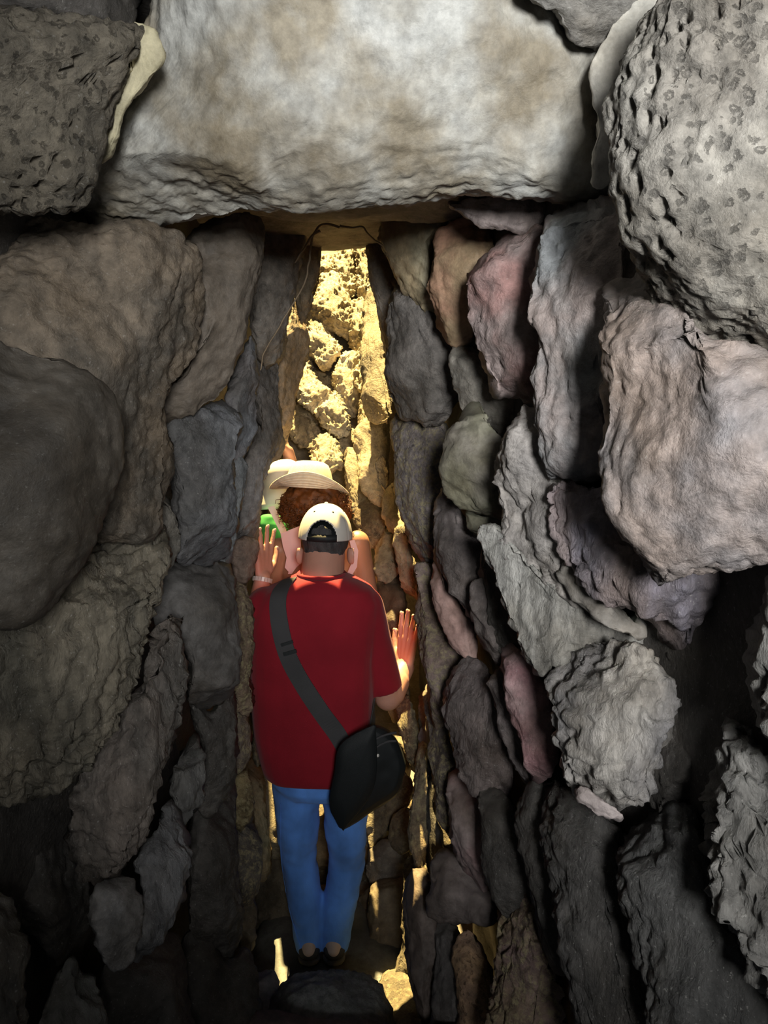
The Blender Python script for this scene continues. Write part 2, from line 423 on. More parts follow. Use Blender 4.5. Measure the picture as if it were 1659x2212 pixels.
rs([(1184, 1110), (1195, 1060), (1235, 1030), (1320, 1040), (1400, 1100), (1480, 1200), (1560, 1240), (1540, 1320), (1480, 1420), (1430, 1400), (1370, 1325), (1310, 1295), (1250, 1250), (1205, 1185)],
   Y=1.22, mat='wrinkled', col=(0.33, 0.27, 0.27), tint2=(0.23, 0.22, 0.28), wrinkle=0.010, rough=0.013, res=1.2)
rs([(1195, 1180), (1230, 1190), (1290, 1250), (1360, 1310), (1400, 1360), (1340, 1365), (1270, 1320), (1215, 1270)], Y=1.30, mat='smooth', col=(0.30, 0.28, 0.26))
rs([(1036, 1168), (1072, 1142), (1130, 1185), (1190, 1240), (1275, 1300), (1360, 1345), (1420, 1400), (1340, 1420), (1250, 1410), (1200, 1430), (1168, 1455), (1120, 1400), (1082, 1335), (1056, 1250)],
   Y=1.42, mat='wrinkled', col=(0.41, 0.40, 0.38), tint2=(0.31, 0.30, 0.28), wrinkle=0.007, rough=0.010, res=1.2)
rs([(1172, 1430), (1210, 1400), (1280, 1382), (1370, 1390), (1440, 1450), (1460, 1560), (1430, 1670), (1375, 1750), (1330, 1767), (1280, 1748), (1240, 1715), (1212, 1640), (1200, 1560), (1186, 1480)],
   Y=1.24, a=0.5, mat='wrinkled', col=(0.46, 0.43, 0.40), tint2=(0.24, 0.23, 0.235), wrinkle=0.010, rough=0.014, res=1.4, facets=6)
rs([(1238, 1705), (1262, 1700), (1310, 1735), (1345, 1765), (1310, 1768), (1262, 1742)], Y=1.18, mat='smooth', col=(0.50, 0.43, 0.42), facets=3, back=0.1)
rs([(1700, 1200), (1640, 1290), (1600, 1390), (1618, 1470), (1600, 1560), (1625, 1650), (1700, 1720), (1850, 1700), (1900, 1400), (1850, 1220)], Y=0.84, mat='wrinkled', col=GREY, wrinkle=0.012, rough=0.014)
rs([(1400, 1290), (1480, 1260), (1600, 1230), (1750, 1200), (1760, 1350), (1640, 1500), (1560, 1560), (1460, 1520), (1420, 1420)], Y=1.22, mat='rock', col=DARK)
rs([(1440, 1440), (1540, 1480), (1620, 1560), (1600, 1640), (1520, 1720), (1430, 1760), (1390, 1700), (1420, 1580)], Y=1.20, mat='rock', col=DARK)
rs([(1490, 1690), (1530, 1600), (1565, 1535), (1620, 1580), (1700, 1660), (1820, 1800), (1850, 2100), (1800, 2300), (1660, 2190), (1580, 2070), (1535, 1950), (1520, 1850), (1502, 1760)],
   Y=0.90, mat='wrinkled', col=GREY, wrinkle=0.016, rough=0.016, res=1.5)
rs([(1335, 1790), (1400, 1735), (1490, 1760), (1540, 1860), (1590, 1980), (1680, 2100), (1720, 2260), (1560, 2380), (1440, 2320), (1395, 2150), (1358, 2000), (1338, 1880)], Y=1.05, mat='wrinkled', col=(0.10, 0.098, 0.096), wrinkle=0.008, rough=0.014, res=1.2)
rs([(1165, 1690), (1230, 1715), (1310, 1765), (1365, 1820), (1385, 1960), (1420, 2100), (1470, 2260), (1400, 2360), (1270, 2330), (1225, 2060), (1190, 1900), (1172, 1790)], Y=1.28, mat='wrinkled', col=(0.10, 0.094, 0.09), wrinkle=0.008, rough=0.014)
rs([(1074, 1400), (1102, 1385), (1140, 1430), (1180, 1500), (1195, 1600), (1175, 1690), (1150, 1680), (1128, 1620), (1108, 1560), (1086, 1480)], Y=1.58, mat='rock', col=(0.33, 0.24, 0.235), tint2=(0.26, 0.14, 0.15))
rs([(1058, 1440), (1080, 1440), (1112, 1520), (1140, 1610), (1150, 1690), (1125, 1690), (1096, 1600), (1072, 1520)], Y=1.72, mat='rock', col=(0.19, 0.16, 0.16))
rs([(1015, 1280), (1045, 1250), (1075, 1290), (1090, 1380), (1080, 1440), (1045, 1400), (1022, 1345)], Y=1.78, mat='rock', col=(0.20, 0.17, 0.165))
rs([(1060, 1150), (1090, 1200), (1110, 1320), (1140, 1440), (1110, 1460), (1070, 1400), (1050, 1280), (1040, 1190)], Y=1.75, mat='rock', col=DARK)
rs([(944, 1075), (965, 1055), (1000, 1100), (1035, 1150), (1050, 1210), (1058, 1290), (1050, 1350), (1010, 1330), (975, 1290), (948, 1230), (938, 1150)], Y=2.02, mat='rock', col=(0.24, 0.205, 0.20), wrinkle=0.004)
rs([(934, 1235), (948, 1215), (975, 1275), (1015, 1335), (1030, 1390), (1022, 1424), (990, 1400), (960, 1360), (942, 1300)], Y=2.12, mat='smooth', col=(0.42, 0.27, 0.24), tint2=(0.36, 0.24, 0.21), facets=2)
rs([(845, 905), (868, 878), (915, 890), (960, 920), (975, 980), (965, 1050), (955, 1130), (948, 1200), (925, 1240), (900, 1190), (878, 1120), (862, 1050), (852, 960)], Y=2.42, mat='lichen_sunfleck', col=(0.24, 0.205, 0.20), wrinkle=0.005)
rs([(898, 1250), (915, 1225), (940, 1240), (962, 1320), (1000, 1400), (1020, 1450), (985, 1490), (960, 1560), (940, 1560), (925, 1480), (908, 1380)], Y=2.30, mat='lichen_sunfleck', col=(0.31, 0.22, 0.20), tint2=(0.24, 0.19, 0.17))
rs([(965, 1480), (1000, 1424), (1050, 1440), (1085, 1520), (1105, 1620), (1100, 1720), (1060, 1740), (1010, 1690), (975, 1620), (958, 1560)], Y=1.92, mat='wrinkled', col=(0.19, 0.155, 0.15), wrinkle=0.007)
rs([(925, 1480), (945, 1500), (962, 1580), (980, 1660), (985, 1760), (965, 1800), (945, 1720), (930, 1620), (920, 1540)], Y=2.32, mat='lichen_sunfleck', col=(0.22, 0.18, 0.17))
rs([(968, 1690), (985, 1640), (1020, 1660), (1055, 1740), (1068, 1840), (1055, 1900), (1030, 1918), (1000, 1892), (982, 1830), (972, 1760)], Y=2.02, mat='smooth', col=(0.30, 0.24, 0.23), tint2=(0.36, 0.23, 0.23))
rs([(1040, 1690), (1090, 1720), (1130, 1800), (1150, 1900), (1120, 2000), (1080, 1960), (1050, 1880), (1040, 1780)], Y=1.75, mat='rock', col=DARK)
rs([(1120, 1660), (1170, 1690), (1200, 1800), (1220, 1960), (1230, 2100), (1190, 2080), (1150, 1960), (1125, 1800)], Y=1.52, mat='rock', col=DARK)
rs([(945, 1840), (985, 1850), (1030, 1905), (1075, 1930), (1060, 1985), (1000, 1992), (935, 1978), (930, 1905)], Y=2.00, mat='smooth', col=(0.20, 0.165, 0.155), facets=3)
rs([(930, 1640), (945, 1740), (960, 1850), (948, 1920), (925, 1980), (915, 1900), (918, 1760)], Y=2.45, mat='rock', col=DARK)
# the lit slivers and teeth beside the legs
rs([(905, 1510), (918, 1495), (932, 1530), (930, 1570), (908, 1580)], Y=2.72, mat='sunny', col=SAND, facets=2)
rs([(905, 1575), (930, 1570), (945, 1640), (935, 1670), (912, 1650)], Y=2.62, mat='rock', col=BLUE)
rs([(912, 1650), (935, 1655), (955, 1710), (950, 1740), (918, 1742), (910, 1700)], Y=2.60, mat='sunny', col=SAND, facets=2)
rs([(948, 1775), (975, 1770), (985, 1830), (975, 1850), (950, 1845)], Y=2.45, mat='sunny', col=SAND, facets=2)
rs([(900, 1620), (916, 1630), (922, 1720), (922, 1850), (926, 1960), (910, 2000), (898, 1900), (890, 1780), (892, 1690)], Y=2.42, mat='lichen_sunfleck', col=(0.26, 0.20, 0.14))
rs([(850, 1520), (872, 1500), (895, 1540), (902, 1620), (890, 1680), (876, 1620), (862, 1570)], Y=2.72, mat='lichen_sunfleck', col=TAN)
rs([(872, 1930), (890, 1890), (925, 1890), (938, 2000), (942, 2100), (930, 2185), (905, 2198), (888, 2120), (880, 2020)], Y=2.12, mat='smooth', col=(0.16, 0.125, 0.11), facets=3)
rs([(935, 1985), (970, 1975), (1000, 2030), (1005, 2120), (1000, 2260), (940, 2260), (945, 2120)], Y=1.98, mat='rock', col=(0.17, 0.155, 0.15))
rs([(982, 2060), (1005, 2018), (1030, 2025), (1055, 2090), (1075, 2212), (1060, 2300), (990, 2300), (995, 2150)], Y=1.86, mat='pitted', col=(0.40, 0.26, 0.14), tint2=(0.30, 0.19, 0.13), facets=3)
rs([(1088, 1868), (1115, 1880), (1150, 1950), (1185, 2060), (1215, 2150), (1225, 2300), (1060, 2300), (1066, 2120), (1076, 1980)], Y=1.60, mat='lichen_sunfleck', col=(0.26, 0.19, 0.13), tint2=(0.22, 0.15, 0.14), rough=0.02, wrinkle=0.010, res=1.3)
# stones of the right wall beyond the roof, sun's gold put into paler colours
rs([(812, 620), (832, 700), (838, 800), (846, 880), (835, 905), (800, 900), (792, 800), (790, 700), (798, 640)], Y=3.55, mat='sunny', col=(0.34, 0.275, 0.18), normal=(-0.60, -0.50, 0.62), back=0.15)
rs([(775, 905), (800, 880), (835, 900), (840, 960), (838, 1050), (820, 1090), (795, 1060), (775, 1010)], Y=3.60, mat='sunny', col=(0.34, 0.275, 0.18), tint2=(0.42, 0.345, 0.22), normal=(-0.60, -0.50, 0.62), back=0.15)
rs([(742, 985), (755, 972), (775, 980), (785, 1030), (800, 1090), (780, 1110), (752, 1080)], Y=3.75, mat='sunny', col=(0.34, 0.275, 0.18), normal=(-0.60, -0.50, 0.62), back=0.15)
rs([(826, 1110), (848, 1035), (862, 1080), (868, 1120), (858, 1150), (838, 1140)], Y=3.15, mat='sunny', col=(0.42, 0.345, 0.22), normal=(-0.60, -0.50, 0.62), back=0.15)
rs([(768, 1100), (800, 1080), (830, 1110), (830, 1150), (812, 1180), (785, 1170)], Y=3.45, mat='sunny', col=(0.22, 0.15, 0.08), normal=(-0.60, -0.50, 0.62), back=0.15)
rs([(810, 1190), (832, 1148), (856, 1175), (862, 1228), (838, 1256), (815, 1238)], Y=3.10, mat='sunny', col=(0.42, 0.345, 0.22), normal=(-0.60, -0.50, 0.62), back=0.15)
rs([(856, 1140), (875, 1120), (890, 1190), (905, 1250), (895, 1310), (872, 1270), (860, 1210)], Y=2.85, mat='lichen_sunfleck', col=(0.34, 0.275, 0.18))
rs([(815, 1245), (845, 1250), (868, 1240), (872, 1320), (862, 1400), (842, 1400), (828, 1330)], Y=3.00, mat='rock', col=(0.18, 0.12, 0.07), normal=(-0.60, -0.50, 0.62), back=0.15)
rs([(795, 1210), (812, 1230), (828, 1320), (838, 1390), (820, 1420), (800, 1330), (790, 1260)], Y=3.25, mat='sunny', col=(0.42, 0.345, 0.22), normal=(-0.60, -0.50, 0.62), back=0.15)
rs([(832, 1420), (868, 1440), (880, 1520), (852, 1560), (830, 1500)], Y=3.30, mat='sunny', col=(0.34, 0.275, 0.18), normal=(-0.60, -0.50, 0.62), back=0.15)

# ------------------------------------------------------------------ stones of the left wall, its dimmer light partly put into darker colours
W2 = wall_left
def ls(pts, **kw): return stone(W2, pts, side=-1, **kw)
ls([(-250, -40), (-60, 20), (100, 30), (285, 60), (270, 130), (225, 230), (198, 330), (168, 395), (150, 432), (100, 442), (0, 445), (-160, 450), (-300, 300)], Y=1.12, a=0.3, mat='pitted', col=(0.15, 0.13, 0.10), pit=0.07, rough=0.012, res=1.3)
ls([(-200, -220), (60, -200), (260, -150), (310, -20), (290, 60), (180, 45), (0, 35), (-160, 10)], Y=1.20, a=0.3, mat='rock', col=DARK)
ls([(-160, 500), (60, 470), (200, 520), (320, 520), (378, 548), (396, 600), (418, 660), (412, 750), (398, 800), (356, 880), (352, 990), (342, 1080), (318, 1145), (220, 1150), (120, 1120), (-100, 1050), (-200, 800)],
   Y=1.42, a=0.40, mat='rock', col=(0.22, 0.175, 0.13), tint2=(0.10, 0.085, 0.068), rough=0.011, wrinkle=0.005, res=1.5, pit=0.010, facets=5)
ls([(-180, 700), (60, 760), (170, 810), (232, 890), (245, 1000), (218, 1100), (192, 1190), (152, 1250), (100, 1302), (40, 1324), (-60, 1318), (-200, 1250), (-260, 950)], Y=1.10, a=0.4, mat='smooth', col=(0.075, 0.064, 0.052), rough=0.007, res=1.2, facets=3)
ls([(355, 890), (398, 800), (420, 700), (412, 600), (395, 540), (430, 490), (510, 470), (575, 480), (555, 600), (528, 690), (515, 760), (492, 832), (445, 872), (365, 918)], Y=1.78, mat='smooth', col=(0.17, 0.14, 0.112), facets=3)
ls([(365, 925), (440, 878), (495, 835), (520, 900), (505, 1000), (500, 1090), (495, 1180), (470, 1222), (430, 1228), (395, 1200), (384, 1100), (368, 1010)], Y=1.85, mat='rock', col=BLUE, tint2=(0.14, 0.14, 0.15), wrinkle=0.003)
ls([(500, 800), (530, 745), (548, 728), (560, 800), (553, 900), (536, 960), (512, 998), (495, 990), (490, 900)], Y=2.10, mat='rock', col=BLUE, tint2=(0.20, 0.185, 0.19), facets=3)
ls([(482, 1010), (514, 990), (530, 1020), (522, 1090), (506, 1165), (500, 1235), (482, 1230), (478, 1100)], Y=2.05, mat='rock', col=(0.26, 0.27, 0.28), facets=3)
ls([(540, 480), (600, 470), (650, 480), (655, 560), (630, 660), (608, 760), (590, 800), (560, 760), (545, 640)], Y=2.55, mat='rock', col=WARM)
ls([(545, 740), (585, 770), (605, 830), (602, 920), (612, 960), (580, 1000), (562, 1060), (562, 1130), (540, 1200), (515, 1230), (512, 1100), (520, 1000), (545, 940), (555, 850)], Y=2.55, mat='rock', col=(0.22, 0.20, 0.19))
ls([(600, 760), (625, 700), (655, 640), (660, 740), (640, 840), (625, 920), (620, 960), (605, 930), (600, 850)], Y=3.02, mat='rock', col=(0.30, 0.22, 0.14), back=0.05, bulge=0.2, a=0.7)
ls([(640, 490), (690, 480), (690, 560), (675, 640), (655, 700), (640, 640), (640, 560)], Y=2.72, mat='rock', col=(0.26, 0.20, 0.13), back=0.04, bulge=0.2, a=0.2)
ls([(500, 1175), (535, 1160), (560, 1180), (548, 1230), (522, 1262), (500, 1240)], Y=2.45, mat='rock', col=(0.26, 0.18, 0.14))
ls([(-120, 1290), (50, 1310), (140, 1230), (210, 1150), (318, 1135), (348, 1150), (342, 1220), (324, 1300), (312, 1380), (302, 1460), (282, 1540), (225, 1612), (172, 1682), (60, 1725), (-60, 1760), (-200, 1700)],
   Y=1.30, a=0.42, mat='wrinkled', col=(0.19, 0.165, 0.125), tint2=(0.09, 0.082, 0.064), rough=0.016, wrinkle=0.012, res=1.6, facets=5)
ls([(345, 1060), (380, 1110), (394, 1175), (365, 1230), (332, 1245), (322, 1200), (330, 1120)], Y=1.72, mat='rock', col=(0.25, 0.235, 0.21), wrinkle=0.005)
ls([(335, 1235), (400, 1215), (480, 1215), (508, 1260), (512, 1360), (505, 1480), (450, 1540), (405, 1500), (395, 1400), (330, 1340)], Y=1.90, mat='smooth', col=(0.12, 0.112, 0.108))
ls([(310, 1450), (340, 1360), (400, 1325), (412, 1420), (398, 1520), (378, 1600), (366, 1700), (344, 1780), (292, 1845), (240, 1902), (172, 1895), (150, 1800), (180, 1690), (235, 1605)], Y=1.48, mat='wrinkled', col=(0.19, 0.16, 0.14), tint2=(0.10, 0.09, 0.08), rough=0.014, wrinkle=0.010, res=1.2)
ls([(218, 1905), (262, 1885), (298, 1925), (304, 2005), (288, 2062), (252, 2088), (212, 2062), (196, 1990)], Y=1.36, mat='rock', col=(0.25, 0.245, 0.25), k=2.3, facets=2, rough=0.012)
ls([(338, 1790), (370, 1730), (406, 1790), (413, 1870), (398, 1950), (352, 2022), (290, 2085), (288, 2000), (300, 1920), (290, 1860)], Y=1.50, mat='wrinkled', col=(0.20, 0.20, 0.21), rough=0.012, wrinkle=0.006)
ls([(385, 1610), (428, 1585), (445, 1680), (425, 1765), (385, 1800), (368, 1700)], Y=1.72, mat='wrinkled', col=(0.19, 0.185, 0.18), wrinkle=0.008)
ls([(120, 2110), (170, 2085), (212, 2120), (228, 2212), (230, 2330), (60, 2330)], Y=1.32, mat='wrinkled', col=(0.24, 0.235, 0.22), wrinkle=0.010, rough=0.014)
ls([(-120, 1900), (0, 1930), (45, 2000), (50, 2150), (30, 2300), (-160, 2300)], Y=1.12, mat='wrinkled', col=(0.20, 0.185, 0.165), wrinkle=0.010)
ls([(-160, 1750), (60, 1740), (170, 1700), (175, 1800), (180, 1900), (190, 2000), (140, 2080), (40, 1990), (-120, 1900)], Y=1.42, mat='rock', col=DARK)
ls([(230, 2090), (300, 2080), (380, 2010), (400, 2120), (410, 2300), (240, 2330)], Y=1.55, mat='rock', col=DARK)
ls([(405, 1500), (450, 1540), (505, 1490), (515, 1580), (500, 1700), (440, 1760), (430, 1620)], Y=2.00, mat='rock', col=DARK)
ls([(420, 1760), (500, 1690), (510, 1820), (515, 1980), (490, 2100), (430, 2050), (405, 1940)], Y=1.98, mat='rock', col=DARK)
ls([(400, 2030), (490, 2080), (530, 2060), (560, 2212), (560, 2330), (400, 2330)], Y=1.85, mat='rock', col=DARK)
ls([(x - 8, y) for x, y in [(512, 1265), (530, 1240), (548, 1300), (545, 1420), (550, 1520), (525, 1560), (505, 1480), (508, 1370)]], Y=2.35, mat='lichen_sunfleck', col=(0.24, 0.17, 0.12), rough=0.016)
ls([(x - 8, y) for x, y in [(505, 1500), (525, 1540), (548, 1560), (545, 1640), (520, 1670), (500, 1610)]], Y=2.30, mat='lichen_sunfleck', col=(0.18, 0.14, 0.11))
ls([(495, 1680), (518, 1645), (540, 1700), (545, 1770), (520, 1800), (492, 1770)], Y=2.28, mat='lichen_sunfleck', col=(0.26, 0.20, 0.10), rough=0.018)
ls([(505, 1790), (535, 1770), (560, 1800), (560, 1900), (545, 1960), (515, 1930)], Y=2.26, mat='lichen_sunfleck', col=(0.17, 0.15, 0.13))
ls([(515, 1950), (545, 1930), (556, 1980), (548, 2050), (525, 2060)], Y=2.22, mat='rock', col=TAN)
ls([(540, 1640), (565, 1660), (575, 1760), (585, 1840), (572, 1900), (552, 1860), (545, 1760)], Y=2.62, mat='rock', col=(0.22, 0.16, 0.09))
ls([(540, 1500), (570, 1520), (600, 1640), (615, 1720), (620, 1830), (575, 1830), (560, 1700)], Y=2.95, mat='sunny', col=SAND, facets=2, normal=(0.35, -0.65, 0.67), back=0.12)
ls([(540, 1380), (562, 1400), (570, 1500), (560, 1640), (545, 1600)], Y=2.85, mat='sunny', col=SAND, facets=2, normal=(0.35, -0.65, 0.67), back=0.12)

# ------------------------------------------------------------------ the sunlit far wall
def fz(pts): return [(520 + x * 0.2532, 440 + y * 0.2532) for x, y in pts]
def fs(pts, **kw):
    pts = fz(pts)
    cx = sum(p[0] for p in pts) / len(pts); cy = sum(p[1] for p in pts) / len(pts)
    Y = on_plane(cx, cy, cF, nF).y
    nn = (nF + Vector((random.Random(cx).uniform(-0.3, 0.3), 0, random.Random(cy).uniform(-0.2, 0.2)))).normalized()
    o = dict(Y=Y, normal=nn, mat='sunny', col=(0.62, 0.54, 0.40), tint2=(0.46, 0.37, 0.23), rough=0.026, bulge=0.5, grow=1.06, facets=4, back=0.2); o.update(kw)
    return stone(wall_back, pts, **o)
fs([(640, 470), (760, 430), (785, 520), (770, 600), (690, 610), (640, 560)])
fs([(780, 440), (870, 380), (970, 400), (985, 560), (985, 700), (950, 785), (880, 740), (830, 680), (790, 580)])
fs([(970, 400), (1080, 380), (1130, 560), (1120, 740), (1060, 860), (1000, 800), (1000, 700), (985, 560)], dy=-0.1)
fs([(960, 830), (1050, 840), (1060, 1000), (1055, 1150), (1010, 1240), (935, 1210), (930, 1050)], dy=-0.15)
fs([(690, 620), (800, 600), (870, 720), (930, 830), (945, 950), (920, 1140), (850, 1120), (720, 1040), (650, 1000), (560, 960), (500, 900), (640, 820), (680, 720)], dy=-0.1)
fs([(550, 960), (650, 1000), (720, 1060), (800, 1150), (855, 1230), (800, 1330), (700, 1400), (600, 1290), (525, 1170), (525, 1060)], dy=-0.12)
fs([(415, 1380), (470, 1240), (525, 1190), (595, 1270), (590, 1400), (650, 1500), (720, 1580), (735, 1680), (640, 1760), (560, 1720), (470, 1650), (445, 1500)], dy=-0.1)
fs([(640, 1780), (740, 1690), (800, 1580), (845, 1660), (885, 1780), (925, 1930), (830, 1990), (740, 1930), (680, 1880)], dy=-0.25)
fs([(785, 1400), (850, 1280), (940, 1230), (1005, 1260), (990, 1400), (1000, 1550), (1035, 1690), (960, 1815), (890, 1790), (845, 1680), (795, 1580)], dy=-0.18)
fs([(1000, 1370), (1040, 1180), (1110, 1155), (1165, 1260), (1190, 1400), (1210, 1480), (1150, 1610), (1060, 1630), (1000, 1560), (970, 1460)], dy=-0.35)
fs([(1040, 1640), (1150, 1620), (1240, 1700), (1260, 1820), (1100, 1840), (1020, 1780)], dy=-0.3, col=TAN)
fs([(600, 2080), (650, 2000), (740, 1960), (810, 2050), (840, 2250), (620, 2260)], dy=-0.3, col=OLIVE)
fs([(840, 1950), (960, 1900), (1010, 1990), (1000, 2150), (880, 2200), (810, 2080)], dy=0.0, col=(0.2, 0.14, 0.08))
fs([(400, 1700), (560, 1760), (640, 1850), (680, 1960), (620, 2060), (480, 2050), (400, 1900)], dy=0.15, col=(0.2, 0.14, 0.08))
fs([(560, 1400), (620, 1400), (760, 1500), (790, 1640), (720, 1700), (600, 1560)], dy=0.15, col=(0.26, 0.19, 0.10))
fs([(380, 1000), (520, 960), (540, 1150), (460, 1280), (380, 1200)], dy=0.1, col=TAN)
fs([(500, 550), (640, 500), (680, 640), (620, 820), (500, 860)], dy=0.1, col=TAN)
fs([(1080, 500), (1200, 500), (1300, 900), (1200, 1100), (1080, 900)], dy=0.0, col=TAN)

# ------------------------------------------------------------------ floor stones and steps
FL = floor
rock(FL, (-0.20, 2.60, -0.10), (0.30, 0.30, 0.11), (0.02, 0.01, 0.06), k=4, mat='smooth', col=(0.13, 0.135, 0.13), n=34, rough=0.006, lump=0.05, facets=1)
rock(FL, (-0.175, 2.02, 0.10), (0.205, 0.20, 0.17), (-0.05, -0.03, 0.1), k=3.2, mat='rock', col=(0.22, 0.235, 0.235), n=36, rough=0.014, facets=4, wrinkle=0.004)
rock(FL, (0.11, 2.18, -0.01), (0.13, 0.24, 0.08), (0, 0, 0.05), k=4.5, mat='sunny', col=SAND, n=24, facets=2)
rock(FL, (-0.42, 2.12, 0.08), (0.10, 0.16, 0.14), (0, 0, 0.1), k=3, mat='rock', col=GREY, n=20)
def gs(pts, Y, **kw): return stone(FL, pts, Y=Y, normal=(-0.15, -0.8, 0.55), **kw)
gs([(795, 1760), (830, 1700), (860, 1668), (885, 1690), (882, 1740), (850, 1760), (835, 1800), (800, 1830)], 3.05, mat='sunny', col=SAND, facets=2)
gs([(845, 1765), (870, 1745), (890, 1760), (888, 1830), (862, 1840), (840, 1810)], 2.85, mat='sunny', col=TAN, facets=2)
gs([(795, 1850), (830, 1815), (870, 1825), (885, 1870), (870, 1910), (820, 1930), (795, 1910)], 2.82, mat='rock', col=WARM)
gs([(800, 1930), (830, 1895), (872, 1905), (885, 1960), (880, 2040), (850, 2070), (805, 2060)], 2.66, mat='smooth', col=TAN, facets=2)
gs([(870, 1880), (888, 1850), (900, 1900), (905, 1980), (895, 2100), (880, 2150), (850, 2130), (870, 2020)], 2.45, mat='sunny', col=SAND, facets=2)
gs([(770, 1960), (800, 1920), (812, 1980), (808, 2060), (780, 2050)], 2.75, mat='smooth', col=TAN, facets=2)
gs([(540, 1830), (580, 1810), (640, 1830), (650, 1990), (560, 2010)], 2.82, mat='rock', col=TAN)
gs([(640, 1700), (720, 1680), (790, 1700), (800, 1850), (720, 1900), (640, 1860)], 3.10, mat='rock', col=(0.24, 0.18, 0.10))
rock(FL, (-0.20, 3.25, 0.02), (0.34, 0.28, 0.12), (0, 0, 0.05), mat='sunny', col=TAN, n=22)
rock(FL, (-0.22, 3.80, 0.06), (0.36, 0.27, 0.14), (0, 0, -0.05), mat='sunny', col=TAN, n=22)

# added stones above the view at the roof's end, shading the man's shoulders
rock(C, (0.005, 2.90, 2.70), (0.24, 0.16, 0.13), (0.0, 0.05, 0.04), k=5, mat='rock', col=WARM, n=24, facets=1)
rock(C, (-0.585, 2.90, 2.70), (0.20, 0.16, 0.13), (0.0, -0.05, -0.04), k=5, mat='rock', col=WARM, n=24, facets=1)

# ------------------------------------------------------------------ people: helpers
def bm_capsule(bm, p0, r0, p1, r1, seg=20, flat0=False, flat1=False, sq=1.0, sdir=None):
    p0, p1 = Vector(p0), Vector(p1); ax = (p1 - p0)
    ln = ax.length; ax = ax / max(ln, 1e-6)
    ref = Vector(sdir) if sdir is not None else (Vector((1, 0, 0)) if abs(ax.x) < 0.8 else Vector((0, 1, 0)))
    u = (ref - ax * ref.dot(ax)).normalized(); v = ax.cross(u)
    prof = []
    if flat0: prof.append((0, 0.0)); prof.append((0, r0))
    else:
        for i in range(6): a = math.pi / 2 * i / 6; prof.append((-r0 * math.cos(a), r0 * math.sin(a)))
        prof.append((0, r0))
    for i in range(1, 5): prof.append((ln * i / 4, r0 + (r1 - r0) * i / 4))
    if flat1: prof.append((ln, 0.0))
    else:
        for i in range(1, 7): a = math.pi / 2 * i / 6; prof.append((ln + r1 * math.sin(a), r1 * math.cos(a)))
    rings = []
    for d, r in prof:
        if r < 1e-6: rings.append([bm.verts.new(p0 + ax * d)])
        else: rings.append([bm.verts.new(p0 + ax * d + (u * math.cos(t) * sq + v * math.sin(t)) * r) for t in [2 * math.pi * i / seg for i in range(seg)]])
    skin_rings(bm, rings)
def skin_rings(bm, rings):
    for a, b in zip(rings, rings[1:]):
        n = max(len(a), len(b))
        for i in range(n):
            j = (i + 1) % n
            if len(a) == 1: f = (a[0], b[j], b[i])
            elif len(b) == 1: f = (a[i], a[j], b[0])
            else: f = (a[i], a[j], b[j], b[i])
            try: bm.faces.new(f)
            except ValueError: pass
def bm_ellipsoid(bm, c, r, rot=None, seg=20):
    c = Vector(c); rings = []
    for i in range(seg // 2 + 1):
        a = math.pi * i / (seg // 2)
        if i in (0, seg // 2): q = [Vector((0, 0, r[2] * math.cos(a)))]
        else: q = [Vector((r[0] * math.sin(a) * math.cos(t), r[1] * math.sin(a) * math.sin(t), r[2] * math.cos(a))) for t in [2 * math.pi * k / seg for k in range(seg)]]
        if rot is not None: q = [rot @ p for p in q]
        rings.append([bm.verts.new(c + p) for p in q])
    skin_rings(bm, list(reversed(rings)))
def bm_loft(bm, secs, seg=28, e=2.4):        # secs: (centre, half width, half depth), level rings from top to bottom
    rings = [[bm.verts.new(Vector(secs[0][0]))]]
    for c, rx, ry in secs:
        c = Vector(c)
        ring = []
        for k in range(seg):
            t = 2 * math.pi * k / seg; ct, st = math.cos(t), math.sin(t)
            ring.append(bm.verts.new(c + Vector((math.copysign(abs(ct) ** (2 / e), ct) * rx, math.copysign(abs(st) ** (2 / e), st) * ry, 0))))
        rings.append(ring)
    rings.append([bm.verts.new(Vector(secs[-1][0]))])
    skin_rings(bm, rings)
def organic(bm, name, mat, parent, voxel=0.006, smooth=6, fold=0.0, fscale=14, fstretch=(1, 1, 1), thin=0.5):
    bmesh.ops.recalc_face_normals(bm, faces=bm.faces[:])
    me = bpy.data.meshes.new(name); bm.to_mesh(me); bm.free()
    o = bpy.data.objects.new(name, me); COL.objects.link(o)
    m = o.modifiers.new('r', 'REMESH'); m.mode = 'VOXEL'; m.voxel_size = voxel
    if smooth:
        s = o.modifiers.new('s', 'SMOOTH'); s.factor = thin; s.iterations = smooth
    dg = bpy.context.evaluated_depsgraph_get(); dg.update()
    m2 = bpy.data.meshes.new_from_object(o.evaluated_get(dg))
    bpy.data.objects.remove(o); bpy.data.meshes.remove(me)
    m2.name = name; m2.update()
    if fold:
        nr = [v.normal.copy() for v in m2.vertices]; flat = []
        for v, n in zip(m2.vertices, nr):
            p = v.co; q = Vector((p.x * fstretch[0], p.y * fstretch[1], p.z * fstretch[2])) * fscale
            d = fold * (noise.noise(q + Vector((noise.noise(p * 6), 0, noise.noise(p * 6 + Vector((3, 3, 3)))))) + 0.5 * noise.noise(q * 2.1))
            w = p + n * d; flat += (w.x, w.y, w.z)
        m2.vertices.foreach_set('co', flat); m2.update()
    return link(name, m2, mat, parent)
def plain(bm, name, mat, parent, smooth=True):
    bmesh.ops.recalc_face_normals(bm, faces=bm.faces[:])
    me = bpy.data.meshes.new(name); bm.to_mesh(me); bm.free()
    return link(name, me, mat, parent, smooth)
def empty(name, loc):
    o = bpy.data.objects.new(name, None); COL.objects.link(o); o.location = loc; o.empty_display_size = 0.1
    return o
